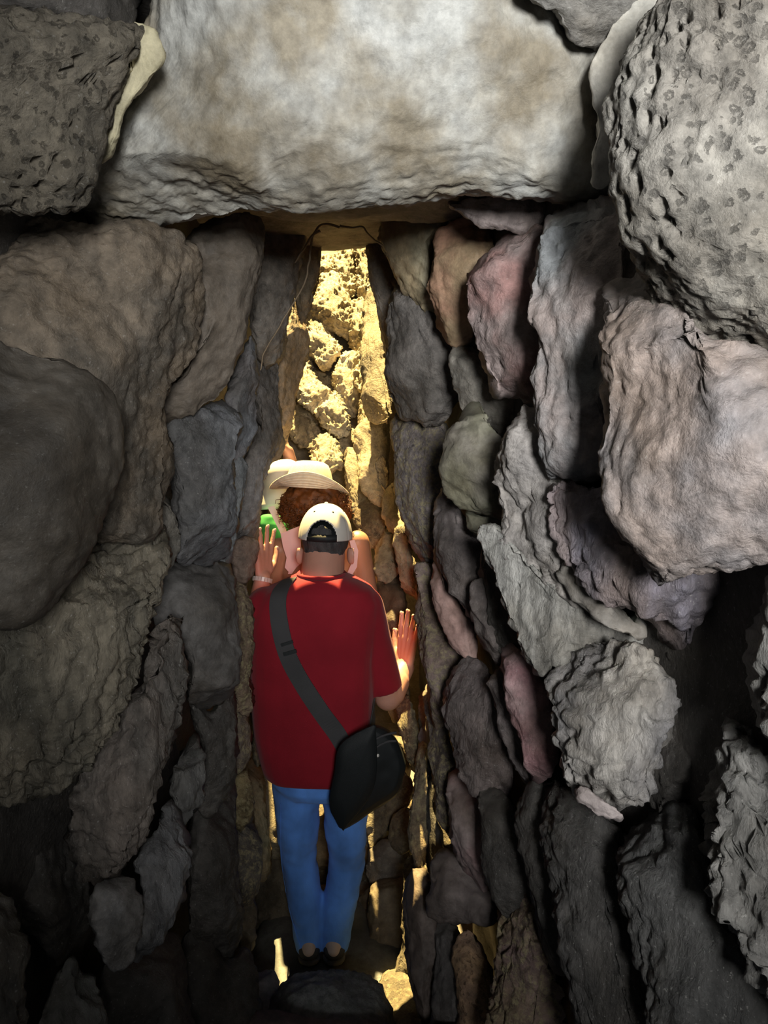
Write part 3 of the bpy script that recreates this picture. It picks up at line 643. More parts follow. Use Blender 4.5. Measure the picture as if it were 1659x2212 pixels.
def bm_tube(bm, pts, rad, seg=8):
    pts = [Vector(p) for p in pts]; rings = []; up = Vector((0.3, 0.2, 1)).normalized(); u = None
    for i, p in enumerate(pts):
        t = (pts[min(i + 1, len(pts) - 1)] - pts[max(i - 1, 0)]).normalized()
        if u is None: u = t.cross(up).normalized()
        u = (u - t * u.dot(t)).normalized(); v = t.cross(u)
        r = rad(i / (len(pts) - 1)) if callable(rad) else rad
        rings.append([bm.verts.new(p + (u * math.cos(a) + v * math.sin(a)) * r) for a in [2 * math.pi * k / seg for k in range(seg)]])
    skin_rings(bm, [[bm.verts.new(pts[0])]] + rings + [[bm.verts.new(pts[-1])]])

def bm_hand(bm, wrist, f, n, th, s=1.0, spread=0.10, curl=0.25):
    # f along the fingers, n out of the palm, th towards the thumb
    wrist = Vector(wrist); f = Vector(f).normalized(); n = Vector(n); n = (n - f * n.dot(f)).normalized(); th = Vector(th); th = (th - f * th.dot(f) - n * th.dot(n)).normalized()
    tips = []
    for i, (o, ln, fl) in enumerate(((0.030, 0.092, 0.074), (0.010, 0.096, 0.082), (-0.011, 0.092, 0.076), (-0.030, 0.083, 0.060))):
        k = wrist + f * (ln * s) + th * (o * 1.05 * s)
        bm_capsule(bm, wrist + th * (o * 0.6 * s) + f * (0.008 * s), 0.0145 * s, k, 0.0115 * s)
        d = (f + th * (o / 0.03 * spread)).normalized(); p = k; r = 0.0100 * s
        for q, part in enumerate((0.45, 0.31, 0.24)):
            d = (d + n * (curl * (0.35 + 0.4 * q))).normalized()
            e = p + d * (fl * part * s); bm_capsule(bm, p, r, e, r * 0.92, seg=12); p = e; r *= 0.92
        tips.append((p, d, r))
    b = wrist + f * (0.022 * s) + th * (0.024 * s)
    k = b + (f * 0.55 + th * 0.75 + n * 0.18).normalized() * (0.040 * s)
    bm_capsule(bm, b, 0.017 * s, k, 0.0125 * s)
    m_ = k + (f * 0.85 + th * 0.45 + n * 0.15).normalized() * (0.034 * s); bm_capsule(bm, k, 0.0115 * s, m_, 0.0105 * s)
    e = m_ + (f * 0.95 + th * 0.25 + n * 0.2).normalized() * (0.026 * s); bm_capsule(bm, m_, 0.0105 * s, e, 0.0092 * s)
    tips.append((e, f, 0.0092 * s))
    return tips, n
def nails(tips, n, parent, s=1.0):
    for p, d, r in tips:
        bm = bmesh.new()
        d = d.normalized(); nn = (-n - d * (-n).dot(d)).normalized(); sd = d.cross(nn)
        rot = Matrix((sd, d, nn)).transposed()
        bm_ellipsoid(bm, p + nn * r * 0.72 + d * r * 0.1, (r * 0.72, r * 0.95, r * 0.22), rot, 10)
        plain(bm, 'fingernail', MATS['nail'], parent)

MATS = {}
MATS['skin'] = simple('skin', (0.47, 0.235, 0.17), 0.5, 0.15, 350, 0.14, sss=0.06)
MATS['skin_tan'] = simple('tanned_skin', (0.40, 0.19, 0.11), 0.45, 0.15, 350, 0.14, sss=0.05)
MATS['nail'] = simple('fingernail', (0.72, 0.46, 0.38), 0.3, 0, var=0.05)
MATS['shirt'] = simple('dark_red_cotton', (0.23, 0.008, 0.017), 0.85, 0.25, 700, 0.12, sheen=0.1, spec=0.2)
MATS['denim'] = simple('blue_denim', (0.10, 0.26, 0.70), 0.85, 0.35, 900, 0.30, sheen=0.1, spec=0.2, cscale=11, stretch=(1, 1, 0.6))
MATS['cap'] = simple('beige_cap_cotton', (0.55, 0.51, 0.46), 0.85, 0.2, 800, 0.06, spec=0.2)
MATS['black'] = simple('black_nylon', (0.008, 0.010, 0.011), 0.55, 0.3, 900, 0.2, spec=0.35)
MATS['strap'] = simple('grey_webbing', (0.052, 0.050, 0.052), 0.75, 0.4, 900, 0.15, spec=0.25)
MATS['hair_grey'] = simple('grey_hair', (0.045, 0.042, 0.042), 0.6, 0.8, 600, 0.5, cscale=60, stretch=(1, 1, 0.3))
MATS['hair_red'] = simple('auburn_hair', (0.15, 0.046, 0.010), 0.40, 0.5, 500, 0.5, cscale=30)
MATS['straw'] = simple('pale_straw', (0.76, 0.66, 0.52), 0.8, 0.5, 500, 0.12, cscale=60)
MATS['white'] = simple('white_cotton', (0.80, 0.78, 0.72), 0.85, 0.2, 600, 0.04)
MATS['pink'] = simple('pale_pink_cotton', (0.78, 0.50, 0.47), 0.85, 0.2, 700, 0.06)
MATS['green'] = simple('green_cloth', (0.03, 0.26, 0.05), 0.8, 0.2, 700, 0.1)
MATS['khaki'] = simple('khaki_cloth', (0.30, 0.24, 0.15), 0.85, 0.2, 700, 0.1)
MATS['shoe'] = simple('dark_grey_suede', (0.035, 0.035, 0.036), 0.85, 0.3, 500, 0.15)
MATS['sole'] = simple('grey_rubber_sole', (0.10, 0.10, 0.105), 0.8, 0.2, 300, 0.1)
MATS['lining'] = simple('beige_lining', (0.42, 0.33, 0.28), 0.9, 0.2, 600, 0.08)
MATS['steel'] = simple('watch_steel', (0.55, 0.52, 0.48), 0.3, 0, var=0.05, spec=0.8)
MATS['eye'] = simple('eye', (0.6, 0.58, 0.55), 0.2, 0, var=0.05)
MATS['root'] = simple('dry_root', (0.30, 0.22, 0.14), 0.85, 0.4, 300, 0.25)

def bm_face(bm, hc, s=1.0, tilt=0.0):         # brow, nose, lips, chin and ears on a head centred at hc, facing +Y
    rot = Matrix.Rotation(tilt, 3, 'X')
    def q(x, y, z): return hc + rot @ Vector((x * s, y * s, z * s))
    bm_capsule(bm, q(0, 0.098, 0.012), 0.009 * s, q(0, 0.116, -0.028), 0.013 * s, 12)
    for sx in (-1, 1):
        bm_ellipsoid(bm, q(sx * 0.012, 0.108, -0.030), (0.009 * s, 0.010 * s, 0.008 * s), None, 10)
        bm_capsule(bm, q(sx * 0.012, 0.092, 0.026), 0.010 * s, q(sx * 0.042, 0.082, 0.024), 0.009 * s, 10)
        bm_capsule(bm, q(sx * 0.040, 0.070, -0.02), 0.022 * s, q(sx * 0.022, 0.078, -0.075), 0.020 * s, 12)
    bm_capsule(bm, q(-0.018, 0.096, -0.058), 0.006 * s, q(0.018, 0.096, -0.058), 0.006 * s, 10)
    bm_capsule(bm, q(-0.015, 0.095, -0.069), 0.007 * s, q(0.015, 0.095, -0.069), 0.007 * s, 10)
    bm_ellipsoid(bm, q(0, 0.078, -0.100), (0.030 * s, 0.024 * s, 0.020 * s), None, 12)
    return q
def add_eyes(q, parent, s=1.0):
    for sx in (-1, 1):
        bm = bmesh.new(); bm_ellipsoid(bm, q(sx * 0.031, 0.079, 0.006), (0.013 * s, 0.012 * s, 0.009 * s), None, 12)
        plain(bm, 'eye', MATS['eye'], parent)
def bm_ear(bm, c, side, s=1.0):
    c = Vector(c); rot = Matrix.Rotation(side * 0.35, 3, 'Z')
    bm_ellipsoid(bm, c, (0.009 * s, 0.019 * s, 0.031 * s), rot, 14)
    pts = [c + rot @ Vector((side * 0.008 * s, math.sin(a) * 0.017 * s - 0.002, math.cos(a) * 0.029 * s)) for a in [math.pi * (-0.15 - 0.85 * i / 10) for i in range(11)]]
    for a, b in zip(pts, pts[1:]): bm_capsule(bm, a, 0.0055 * s, b, 0.0055 * s, 8)

# ------------------------------------------------------------------ the man in the red shirt
YM = 2.52
def mp_(px, py, dy=0.0): return atY(px, py, YM + dy)
man = empty('person', (mp_(697, 1700).x, YM, 0.015))
tag(man, 'man seen from behind in dark red t-shirt, blue jeans and beige cap', 'person')
PXM = 2.58 / F                                # metres per pixel at his shoulders
hc = mp_(703, 1166, 0.11)                     # head centre
TILT = -0.22
bm = bmesh.new()
hr = Matrix.Rotation(TILT, 3, 'X')
bm_ellipsoid(bm, hc + Vector((0, 0, 0.012)), (0.076, 0.096, 0.098), hr, 28)
bm_ellipsoid(bm, hc + hr @ Vector((0, 0.025, -0.055)), (0.062, 0.070, 0.075), hr, 24)
q = bm_face(bm, hc, 1.0, TILT)
bm_ear(bm, mp_(651, 1200, 0.12), -1); bm_ear(bm, mp_(755, 1200, 0.12), 1)
nb = mp_(695, 1262, 0.02)
bm_capsule(bm, hc + Vector((-0.003, -0.022, -0.04)), 0.072, nb, 0.075, 24)
bm_capsule(bm, nb + Vector((0, 0, 0.0)), 0.055, nb + Vector((-0.08, 0, -0.06)), 0.04, 20)
bm_capsule(bm, nb + Vector((0, 0, 0.0)), 0.055, nb + Vector((0.08, 0, -0.06)), 0.04, 20)
shL, shR = mp_(582, 1312, 0.0), mp_(795, 1322, 0.0)
pel = mp_(690, 1640, 0.0)
bm_loft(bm, [(nb + Vector((0, 0, -0.03)), 0.10, 0.06), (mp_(690, 1310), 0.15, 0.085), (mp_(688, 1420), 0.155, 0.09), (mp_(688, 1540), 0.15, 0.10), (mp_(690, 1620), 0.145, 0.105), (mp_(690, 1680), 0.14, 0.10)])
# arms: left one reaches forward along the wall, right one is bent with the hand on the stones
elL = mp_(545, 1370, 0.26); wrL = mp_(568, 1246, 0.34)
elR = mp_(838, 1506, 0.03); wrR = mp_(874, 1442, 0.15)
bm_capsule(bm, shL, 0.048, elL, 0.044); bm_capsule(bm, elL, 0.046, wrL, 0.030)
bm_capsule(bm, shR, 0.048, elR, 0.045); bm_capsule(bm, elR, 0.047, wrR, 0.036)
bm_capsule(bm, elR.lerp(wrR, 0.15), 0.052, elR.lerp(wrR, 0.5), 0.047)
tL, nL = bm_hand(bm, wrL, (0.03, 0.18, 1.0), (-0.75, 0.65, 0.05), (0.65, 0.75, 0), 1.08, 0.26, 0.06)
tR, nR = bm_hand(bm, wrR, (0.10, 0.10, 1.0), (0.75, 0.65, -0.1), (-0.65, 0.75, 0), 1.15, 0.12, 0.05)
# legs inside the jeans
legs = (((645, 1640), (645, 1850), (670, 2052)), ((741, 1640), (750, 1860), (723, 2052)))
for h, k, a in legs:
    H, K, A = mp_(*h), mp_(*k, 0.02), mp_(*a, -0.01)
    bm_capsule(bm, H, 0.07, K, 0.048); bm_capsule(bm, K, 0.048, A, 0.034)
    bm_capsule(bm, A + Vector((0, -0.02, -0.01)), 0.030, A + Vector((0, 0.14, -0.025)), 0.026)
body = organic(bm, 'body', MATS['skin'], man, 0.0048, 4)
nails(tL, nL, man); nails(tR, nR, man, 1.06); add_eyes(q, man)

bm = bmesh.new()                              # t-shirt
def mrow(y, x0, x1, d, dy=0.0):
    a, b = mp_(x0, y, dy), mp_(x1, y, dy); return ((a + b) / 2, (b - a).length / 2, d)
bm_loft(bm, [mrow(1240, 644, 746, 0.083, 0.02), mrow(1252, 618, 772, 0.094, 0.01), mrow(1268, 580, 804, 0.105), mrow(1298, 552, 822, 0.115), mrow(1345, 542, 818, 0.128), mrow(1420, 541, 810, 0.135),
             mrow(1500, 544, 808, 0.138), mrow(1580, 551, 806, 0.142), mrow(1620, 560, 804, 0.145), mrow(1648, 568, 800, 0.142), mrow(1664, 576, 796, 0.136)], e=2.7)
bm_capsule(bm, mp_(785, 1312, 0.0), 0.072, mp_(832, 1488, 0.03), 0.062, 24, flat1=True)
bm_capsule(bm, mp_(775, 1400, 0.0), 0.055, mp_(815, 1490, 0.03), 0.050, 24, flat1=True)
bm_capsule(bm, mp_(576, 1315, 0.0), 0.075, elL.lerp(shL, 0.25), 0.068, 24, flat1=True)
shirt = organic(bm, 'shirt', MATS['shirt'], man, 0.0058, 12, fold=0.0035, fscale=9, fstretch=(1, 1, 0.55))
bm = bmesh.new()                              # rib of the collar
cpts = [mp_(695, 1240, 0.02) + Vector((math.cos(a) * 0.078, math.sin(a) * 0.080, -0.004 * math.sin(a) + 0.002)) for a in [2 * math.pi * i / 40 for i in range(41)]]
bm_tube(bm, cpts, 0.0065)
plain(bm, 'collar', MATS['shirt'], man)

bm = bmesh.new()                              # jeans
bm_loft(bm, [(mp_(690, 1600), 0.150, 0.120), (mp_(688, 1650), 0.162, 0.128), (mp_(688, 1685), 0.156, 0.122), (mp_(692, 1705), 0.13, 0.10)])
for (h, k, a), sx in zip(legs, (-1, 1)):
    H, K, A = mp_(h[0] + (-6 if sx < 0 else 6), h[1] + 20), mp_(*k, 0.02), mp_(a[0], a[1] - 2, -0.01)
    mid = mp_((h[0] + k[0]) / 2 + sx * 2, 1790, 0.0)
    calf = mp_(k[0] * 0.45 + a[0] * 0.55 - sx * 4, 1965, 0.0)
    bm_capsule(bm, H, 0.086, mid, 0.077, 24); bm_capsule(bm, mid, 0.077, K, 0.064, 24)
    bm_capsule(bm, K, 0.064, calf, 0.062, 24); bm_capsule(bm, calf, 0.062, A, 0.050, 24, flat1=True)
jeans = organic(bm, 'jeans', MATS['denim'], man, 0.0058, 10, fold=0.0050, fscale=11, fstretch=(1, 1, 1.5))
bvj = BVHTree.FromObject(jeans, bpy.context.evaluated_depsgraph_get())
def onto(bv, px, py, off):
    d = ray(px, py).normalized(); loc, nr, i, dist = bv.ray_cast(CAM, d)
    if loc is None: return None, None
    if nr.dot(d) > 0: nr = -nr
    return loc + nr * off, nr
def strip(bv, line, width, off, thick, name, mat, parent, n=40):   # a band laid on a surface along a pixel line
    P = [Vector((x, y, 0)) for x, y in line]; dense = []
    for i in range(len(P) - 1):
        p0, p1, p2, p3 = P[max(i - 1, 0)], P[i], P[i + 1], P[min(i + 2, len(P) - 1)]
        for j in range(n):
            t = j / n
            dense.append(0.5 * ((2 * p1) + (p2 - p0) * t + (2 * p0 - 5 * p1 + 4 * p2 - p3) * t * t + (3 * p1 - p0 - 3 * p2 + p3) * t ** 3))
    dense.append(P[-1])
    dense = dense[::max(1, n // 10)]
    mids = []; last = None
    for p in dense:
        w, nr = onto(bv, p.x, p.y, off)
        if w is None:
            if last is None: continue
            w = on_plane(p.x, p.y, last[0], last[1]); nr = last[1]
        last = (w, nr); mids.append((w, nr))
    for _ in range(3):
        mids = [mids[0]] + [((mids[i - 1][0] + mids[i][0] * 2 + mids[i + 1][0]) / 4, (mids[i - 1][1] + mids[i][1] + mids[i + 1][1]).normalized()) for i in range(1, len(mids) - 1)] + [mids[-1]]
    bm = bmesh.new(); rings = []
    for i, (w, nr) in enumerate(mids):
        t = (mids[min(i + 1, len(mids) - 1)][0] - mids[max(i - 1, 0)][0]).normalized()
        sd = t.cross(nr).normalized() * (width(i / (len(mids) - 1)) if callable(width) else width) * 0.5
        rings.append([bm.verts.new(w - sd), bm.verts.new(w + sd), bm.verts.new(w + sd + nr * thick), bm.verts.new(w - sd + nr * thick)])
    skin_rings(bm, rings); bm.faces.new(rings[0]); bm.faces.new(list(reversed(rings[-1])))
    return plain(bm, name, mat, parent, False)
bvs = BVHTree.FromObject(shirt, bpy.context.evaluated_depsgraph_get())
strip(bvj, [(606, 1735), (608, 1850), (625, 1960), (650, 2048)], 0.004, 0.001, 0.002, 'seam', MATS['denim'], jeans)

bm = bmesh.new()                              # short grey hair below the cap
bm_ellipsoid(bm, hc + Vector((0, -0.006, 0.012)), (0.0815, 0.098, 0.096), hr, 28)
bm_ellipsoid(bm, hc + Vector((-0.002, -0.040, -0.032)), (0.070, 0.058, 0.045), hr, 24)
hair = organic(bm, 'hair', MATS['hair_grey'], man, 0.0045, 3, fold=0.0025, fscale=60, fstretch=(1, 1, 0.4))

# cap: six-panel dome with the arched opening and strap at the back
cc = hc + Vector((0, 0.000, 0.006)); crx, cry, crz = 0.0905, 0.113, 0.118
ctilt = Matrix.Rotation(-0.10, 3, 'X') @ Matrix.Rotation(0.03, 3, 'Y')
def dome(th, ph, g=1.0):                      # th turn from the back (-Y), ph up from the rim
    e = 0.9
    x = math.sin(th) * math.cos(ph) ** e; y = -math.cos(th) * math.cos(ph) ** e; z = math.sin(ph)
    seam = 1 - 0.012 * max(0, 1 - abs(((th / (math.pi / 3)) - round(th / (math.pi / 3)))) * 14) * math.cos(ph)
    return cc + ctilt @ Vector((x * crx * g * seam, y * cry * g * seam, z * crz * g))
bm = bmesh.new(); NT, NP = 168, 48
vg = [[bm.verts.new(dome(-math.pi + 2 * math.pi * i / NT, math.pi / 2 * j / NP)) for i in range(NT)] for j in range(NP)]
tv = bm.verts.new(dome(0, math.pi / 2))
def in_arch(th, ph): return (th / 0.60) ** 2 + (ph / 0.62) ** 2 < 1
for j in range(NP):
    for i in range(NT):
        k = (i + 1) % NT
        th = -math.pi + 2 * math.pi * (i + 0.5) / NT; ph = math.pi / 2 * (j + 0.5) / NP
        if in_arch(th + 0.06, ph): continue
        if j < NP - 1: bm.faces.new((vg[j][i], vg[j][k], vg[j + 1][k], vg[j + 1][i]))
        else: bm.faces.new((vg[j][i], vg[j][k], tv))
for v in [v for v in bm.verts if not v.link_faces]: bm.verts.remove(v)
bmesh.ops.recalc_face_normals(bm, faces=bm.faces[:])
cm = bpy.data.meshes.new('cap'); bm.to_mesh(cm); bm.free()
cap = link('cap', cm, MATS['cap'], man)
sm = cap.modifiers.new('thickness', 'SOLIDIFY'); sm.thickness = 0.003; sm.offset = 1
bm = bmesh.new(); bm_ellipsoid(bm, dome(0, math.pi / 2) + Vector((0, 0, 0.003)), (0.007, 0.007, 0.005), None, 12); plain(bm, 'button', MATS['cap'], cap)
for th in (-0.62, 0.50, 1.5, -1.6):
    bm = bmesh.new(); p = dome(th, 0.92, 1.03); d = (p - cc).normalized(); rot = d.to_track_quat('Z', 'Y').to_matrix()
    bm_ellipsoid(bm, p, (0.0036, 0.0036, 0.0016), rot, 10); plain(bm, 'eyelet', MATS['black'], cap)
bm = bmesh.new(); rows = []                    # the visor, out of sight on the far side
for i in range(25):
    a = -0.95 + 1.9 * i / 24
    p0 = dome(math.pi + a, 0.02, 1.0); out_ = ctilt @ Vector((math.sin(math.pi + a) * 0.6, -math.cos(math.pi + a), -0.25))
    rows.append([bm.verts.new(p0), bm.verts.new(p0 + out_ * (0.07 * math.cos(a * 1.35)))])
for a, b in zip(rows, rows[1:]): bm.faces.new((a[0], a[1], b[1], b[0]))
vis = plain(bm, 'visor', MATS['cap'], cap); s_ = vis.modifiers.new('t', 'SOLIDIFY'); s_.thickness = 0.004
bm = bmesh.new(); rings = []                   # black closing strap and backing across the arch
for i in range(25):
    th = -0.72 + 1.40 * i / 24; g = 0.985
    rings.append([bm.verts.new(dome(th, -0.02, g)), bm.verts.new(dome(th, 0.20, g)), bm.verts.new(dome(th, 0.20, g - 0.02)), bm.verts.new(dome(th, -0.02, g - 0.02))])
skin_rings(bm, rings); plain(bm, 'cap_strap', MATS['black'], cap)
bm = bmesh.new(); rings = []
for i in range(21):
    th = -0.66 + 1.22 * i / 20; h = 0.62 * math.sqrt(max(0.02, 1 - ((th + 0.06) / 0.68) ** 2)) + 0.05
    rings.append([bm.verts.new(dome(th, -0.02, 0.955)), bm.verts.new(dome(th, h, 0.955)), bm.verts.new(dome(th, h, 0.93)), bm.verts.new(dome(th, -0.02, 0.93))])
skin_rings(bm, rings); plain(bm, 'cap_opening', MATS['black'], cap)

# watch on the left wrist
bm = bmesh.new()
ax = (wrL - elL).normalized(); wc = wrL - ax * 0.012
u = ax.orthogonal().normalized(); v = ax.cross(u)
bm.free()
watch = None
for i in range(20):
    a = 2 * math.pi * i / 20; bm = bmesh.new()
    d = u * math.cos(a) + v * math.sin(a); t = ax.cross(d)
    rot = Matrix((t, ax, d)).transposed()
    p = wc + d * 0.0355
    bmesh.ops.create_cube(bm, size=1, matrix=Matrix.Translation(p) @ (rot.to_4x4() @ Matrix.Diagonal((0.0098, 0.016, 0.004, 1))))
    if watch is None: watch = plain(bm, 'watch_band', MATS['steel'], man, False)
    else: plain(bm, 'band_link', MATS['steel'], watch, False)

# shoes
for (h, k, a), sx in zip(legs, (-1, 1)):
    A = mp_(a[0], a[1], -0.01); base = Vector((A.x, A.y - 0.045, 0.018))
    shoe = None
    bm = bmesh.new()
    bm_capsule(bm, base + Vector((0, 0.02, 0.035)), 0.040, base + Vector((sx * 0.01, 0.10, 0.035)), 0.042, 20)
    bm_capsule(bm, base + Vector((sx * 0.01, 0.10, 0.032)), 0.042, base + Vector((sx * 0.022, 0.215, 0.026)), 0.036, 20)
    shoe = organic(bm, 'shoe', MATS['shoe'], man, 0.005, 4)
    bm = bmesh.new()
    for i in range(8):
        f = i / 7; c = base + Vector((sx * 0.022 * f, 0.015 + 0.205 * f, 0.0)); bm_capsule(bm, c + Vector((0, 0, 0.000)), 0.043 - 0.004 * abs(f - 0.6), c + Vector((0, 0, 0.016)), 0.043 - 0.004 * abs(f - 0.6), 20, True, True)
    organic(bm, 'sole', MATS['sole'], shoe, 0.005, 2)
    bm = bmesh.new(); bm_capsule(bm, base + Vector((0, 0.030, 0.052)), 0.0395, base + Vector((0, 0.035, 0.078)), 0.036, 20)
    bm_capsule(bm, base + Vector((0, 0.004, 0.046)), 0.026, base + Vector((0, 0.010, 0.062)), 0.026, 18)
    organic(bm, 'heel_lining', MATS['lining'], shoe, 0.005, 3)

# ------------------------------------------------------------------ his shoulder bag
bag = empty('shoulder_bag', mp_(790, 1690, -0.19))
tag(bag, 'black nylon messenger bag slung across the back of the red-shirted man', 'bag')
def bagp(px, py, dy): return atY(px, py, YM + dy)
bm = bmesh.new()
outl = [(737, 1606), (770, 1588), (806, 1566), (846, 1584), (872, 1632), (874, 1672), (858, 1716), (800, 1756), (742, 1792), (724, 1770), (713, 1742), (722, 1670)]
o2 = [p for p in catmull([(x, y, 0) for x, y in outl], 48)]
o2 = [(p.x, p.y) for p in o2]
ccx = sum(p[0] for p in o2) / 48; ccy = sum(p[1] for p in o2) / 48
rings = [[bm.verts.new(bagp(ccx, ccy, -0.25))]]
for g, dy in ((0.5, -0.248), (0.85, -0.238), (0.97, -0.220), (1.0, -0.195), (1.0, -0.15), (0.96, -0.12)):
    rings.append([bm.verts.new(bagp(ccx + (x - ccx) * g, ccy + (y - ccy) * g, dy + 0.20 * max(0, (x - 790)) / 1000)) for x, y in o2])
rings.append([bm.verts.new(bagp(ccx, ccy, -0.12))])
skin_rings(bm, rings)
organic(bm, 'bag_body', MATS['black'], bag, 0.005, 3, fold=0.004, fscale=12)
bm = bmesh.new()                              # flap
fl = [(736, 1607), (805, 1566), (812, 1575), (808, 1700), (745, 1790), (739, 1792), (712, 1742), (722, 1670)]
rings = []
o3 = [(p.x, p.y) for p in catmull([(x, y, 0) for x, y in fl], 40)]
fx = sum(p[0] for p in o3) / 40; fy = sum(p[1] for p in o3) / 40
rings = [[bm.verts.new(bagp(fx, fy, -0.262))]]
for g, dy in ((0.6, -0.261), (0.97, -0.254), (1.0, -0.250), (1.0, -0.236)): rings.append([bm.verts.new(bagp(fx + (x - fx) * g, fy + (y - fy) * g, dy)) for x, y in o3])
rings.append([bm.verts.new(bagp(fx, fy, -0.236))]); skin_rings(bm, rings)
plain(bm, 'flap', MATS['black'], bag)
for yy in (1590, 1606):
    bm = bmesh.new(); bm_tube(bm, [bagp(812 + 44 * t, yy + 4 - 14 * t + 20 * (t - 0.5) ** 2 * (1 if yy > 1600 else 0.5), -0.238 + 0.02 * t) for t in [i / 8 for i in range(9)]], 0.004); plain(bm, 'zip_ridge', MATS['strap'], bag)
bm = bmesh.new(); bm_ellipsoid(bm, bagp(816, 1632, -0.245), (0.005, 0.004, 0.006), None, 12); plain(bm, 'zip_pull', MATS['steel'], bag)
st = strip(bvs, [(628, 1252), (608, 1275), (601, 1310), (609, 1370), (626, 1425), (656, 1480), (692, 1535), (726, 1582), (744, 1612)], 0.058, 0.003, 0.003, 'strap', MATS['strap'], bag)
strip(bvs, [(609, 1392), (634, 1384)], 0.010, 0.008, 0.004, 'buckle', MATS['black'], st)
strip(bvs, [(614, 1412), (642, 1404)], 0.012, 0.008, 0.004, 'buckle', MATS['black'], st)
strip(bvs, [(806, 1515), (803, 1545), (800, 1580)], 0.045, 0.004, 0.003, 'strap_end', MATS['strap'], bag)

# ------------------------------------------------------------------ the woman in the straw hat
YW = 3.08
def wp(px, py, dy=0.0): return atY(px, py, YW + dy)
wom = empty('person', (wp(690, 1500).x, YW, 0.10))
tag(wom, 'woman with auburn curls under a pale straw hat and a pink sleeveless top', 'person')
wh = wp(676, 1082, 0.05)
bm = bmesh.new()
bm_ellipsoid(bm, wh, (0.074, 0.092, 0.105), None, 24); qw = bm_face(bm, wh + Vector((0, 0, -0.015)), 0.92, 0)
bm_ear(bm, wh + Vector((-0.074, -0.005, -0.015)), -1, 0.9); bm_ear(bm, wh + Vector((0.074, -0.005, -0.015)), 1, 0.9)
wn = wp(690, 1165); bm_capsule(bm, wh + Vector((0, -0.01, -0.05)), 0.052, wn, 0.056)
wsl, wsr = wp(604, 1188), wp(772, 1172)
bm_loft(bm, [(wn, 0.075, 0.055), (wp(690, 1180), 0.145, 0.075), (wp(690, 1235), 0.155, 0.09), (wp(690, 1330), 0.135, 0.09), (wp(690, 1420), 0.125, 0.09), (wp(690, 1500), 0.165, 0.11), (wp(690, 1580), 0.15, 0.10)])
bm_capsule(bm, wsl, 0.050, wp(598, 1330, 0.05), 0.040); bm_capsule(bm, wp(598, 1330, 0.05), 0.040, wp(610, 1400, 0.26), 0.027)
bm_capsule(bm, wsr, 0.050, wp(802, 1330, 0.0), 0.042); bm_capsule(bm, wp(802, 1330, 0.0), 0.042, wp(794, 1445, 0.06), 0.028)
tw1, nw1 = bm_hand(bm, wp(610, 1400, 0.26), (0, 1, 0.3), (-1, 0, 0), (0, -0.3, 1), 0.9, 0.12, 0.2)
tw2, nw2 = bm_hand(bm, wp(794, 1445, 0.06), (0, 0.25, -1), (-1, 0, 0), (0, 1, 0.2), 0.9, 0.12, 0.2)
for sx in (-1, 1):
    h = wp(690, 1560) + Vector((sx * 0.085, 0, 0)); k = h + Vector((0, 0.03, -0.38)); a = Vector((h.x, k.y - 0.03, 0.16))
    bm_capsule(bm, h, 0.075, k, 0.05); bm_capsule(bm, k, 0.05, a, 0.036); bm_capsule(bm, a + Vector((0, -0.02, -0.02)), 0.03, a + Vector((0, 0.13, -0.035)), 0.027)
organic(bm, 'body', MATS['skin_tan'], wom, 0.0055, 4); add_eyes(qw, wom)
bm = bmesh.new()
bm_loft(bm, [(wp(690, 1252), 0.160, 0.094), (wp(690, 1330), 0.148, 0.098), (wp(690, 1420), 0.14, 0.10), (wp(690, 1500), 0.176, 0.118), (wp(690, 1560), 0.178, 0.12)])
top = organic(bm, 'top', MATS['pink'], wom, 0.006, 4, fold=0.003)
def slab(name, px, mat, parent, fn, dy, th=0.006):
    bm = bmesh.new(); a = [bm.verts.new(fn(x, y, dy)) for x, y in px]; b = [bm.verts.new(fn(x, y, dy + th)) for x, y in px]
    bm.faces.new(a); bm.faces.new(list(reversed(b)))
    for i in range(len(px)): bm.faces.new((a[i - 1], a[i], b[i], b[i - 1]))
    return plain(bm, name, mat, parent, False)
slab('strap', [(606, 1152), (624, 1146), (628, 1178), (630, 1215), (624, 1236), (615, 1226), (619, 1205), (611, 1180)], MATS['pink'], top, wp, -0.125)
slab('strap', [(622, 1146), (648, 1136), (652, 1215), (640, 1226), (630, 1240), (622, 1240), (628, 1215), (626, 1175)], MATS['pink'], top, wp, -0.115)
slab('strap', [(755, 1168), (766, 1166), (774, 1190), (771, 1225), (756, 1250), (752, 1270), (734, 1258), (750, 1238), (760, 1215), (760, 1190)], MATS['pink'], top, wp, -0.125)
bm = bmesh.new()
bm_loft(bm, [(wp(690, 1530), 0.172, 0.118), (wp(690, 1590), 0.18, 0.12), (wp(690, 1640), 0.15, 0.10)])
for sx in (-1, 1):
    h = wp(690, 1600) + Vector((sx * 0.085, 0, 0)); k = wp(690, 1560) + Vector((sx * 0.085, 0.03, -0.38)); a = Vector((h.x, k.y - 0.03, 0.2))
    bm_capsule(bm, h, 0.085, k, 0.064); bm_capsule(bm, k, 0.064, a, 0.055, flat1=True)
organic(bm, 'trousers', MATS['khaki'], wom, 0.007, 4, fold=0.004)
for sx in (-1, 1):
    bm = bmesh.new(); a = Vector((wp(690, 1560).x + sx * 0.085, YW, 0.125)); bm_capsule(bm, a, 0.037, a + Vector((0, 0.17, 0)), 0.034); organic(bm, 'shoe', MATS['white'], wom, 0.006, 3)
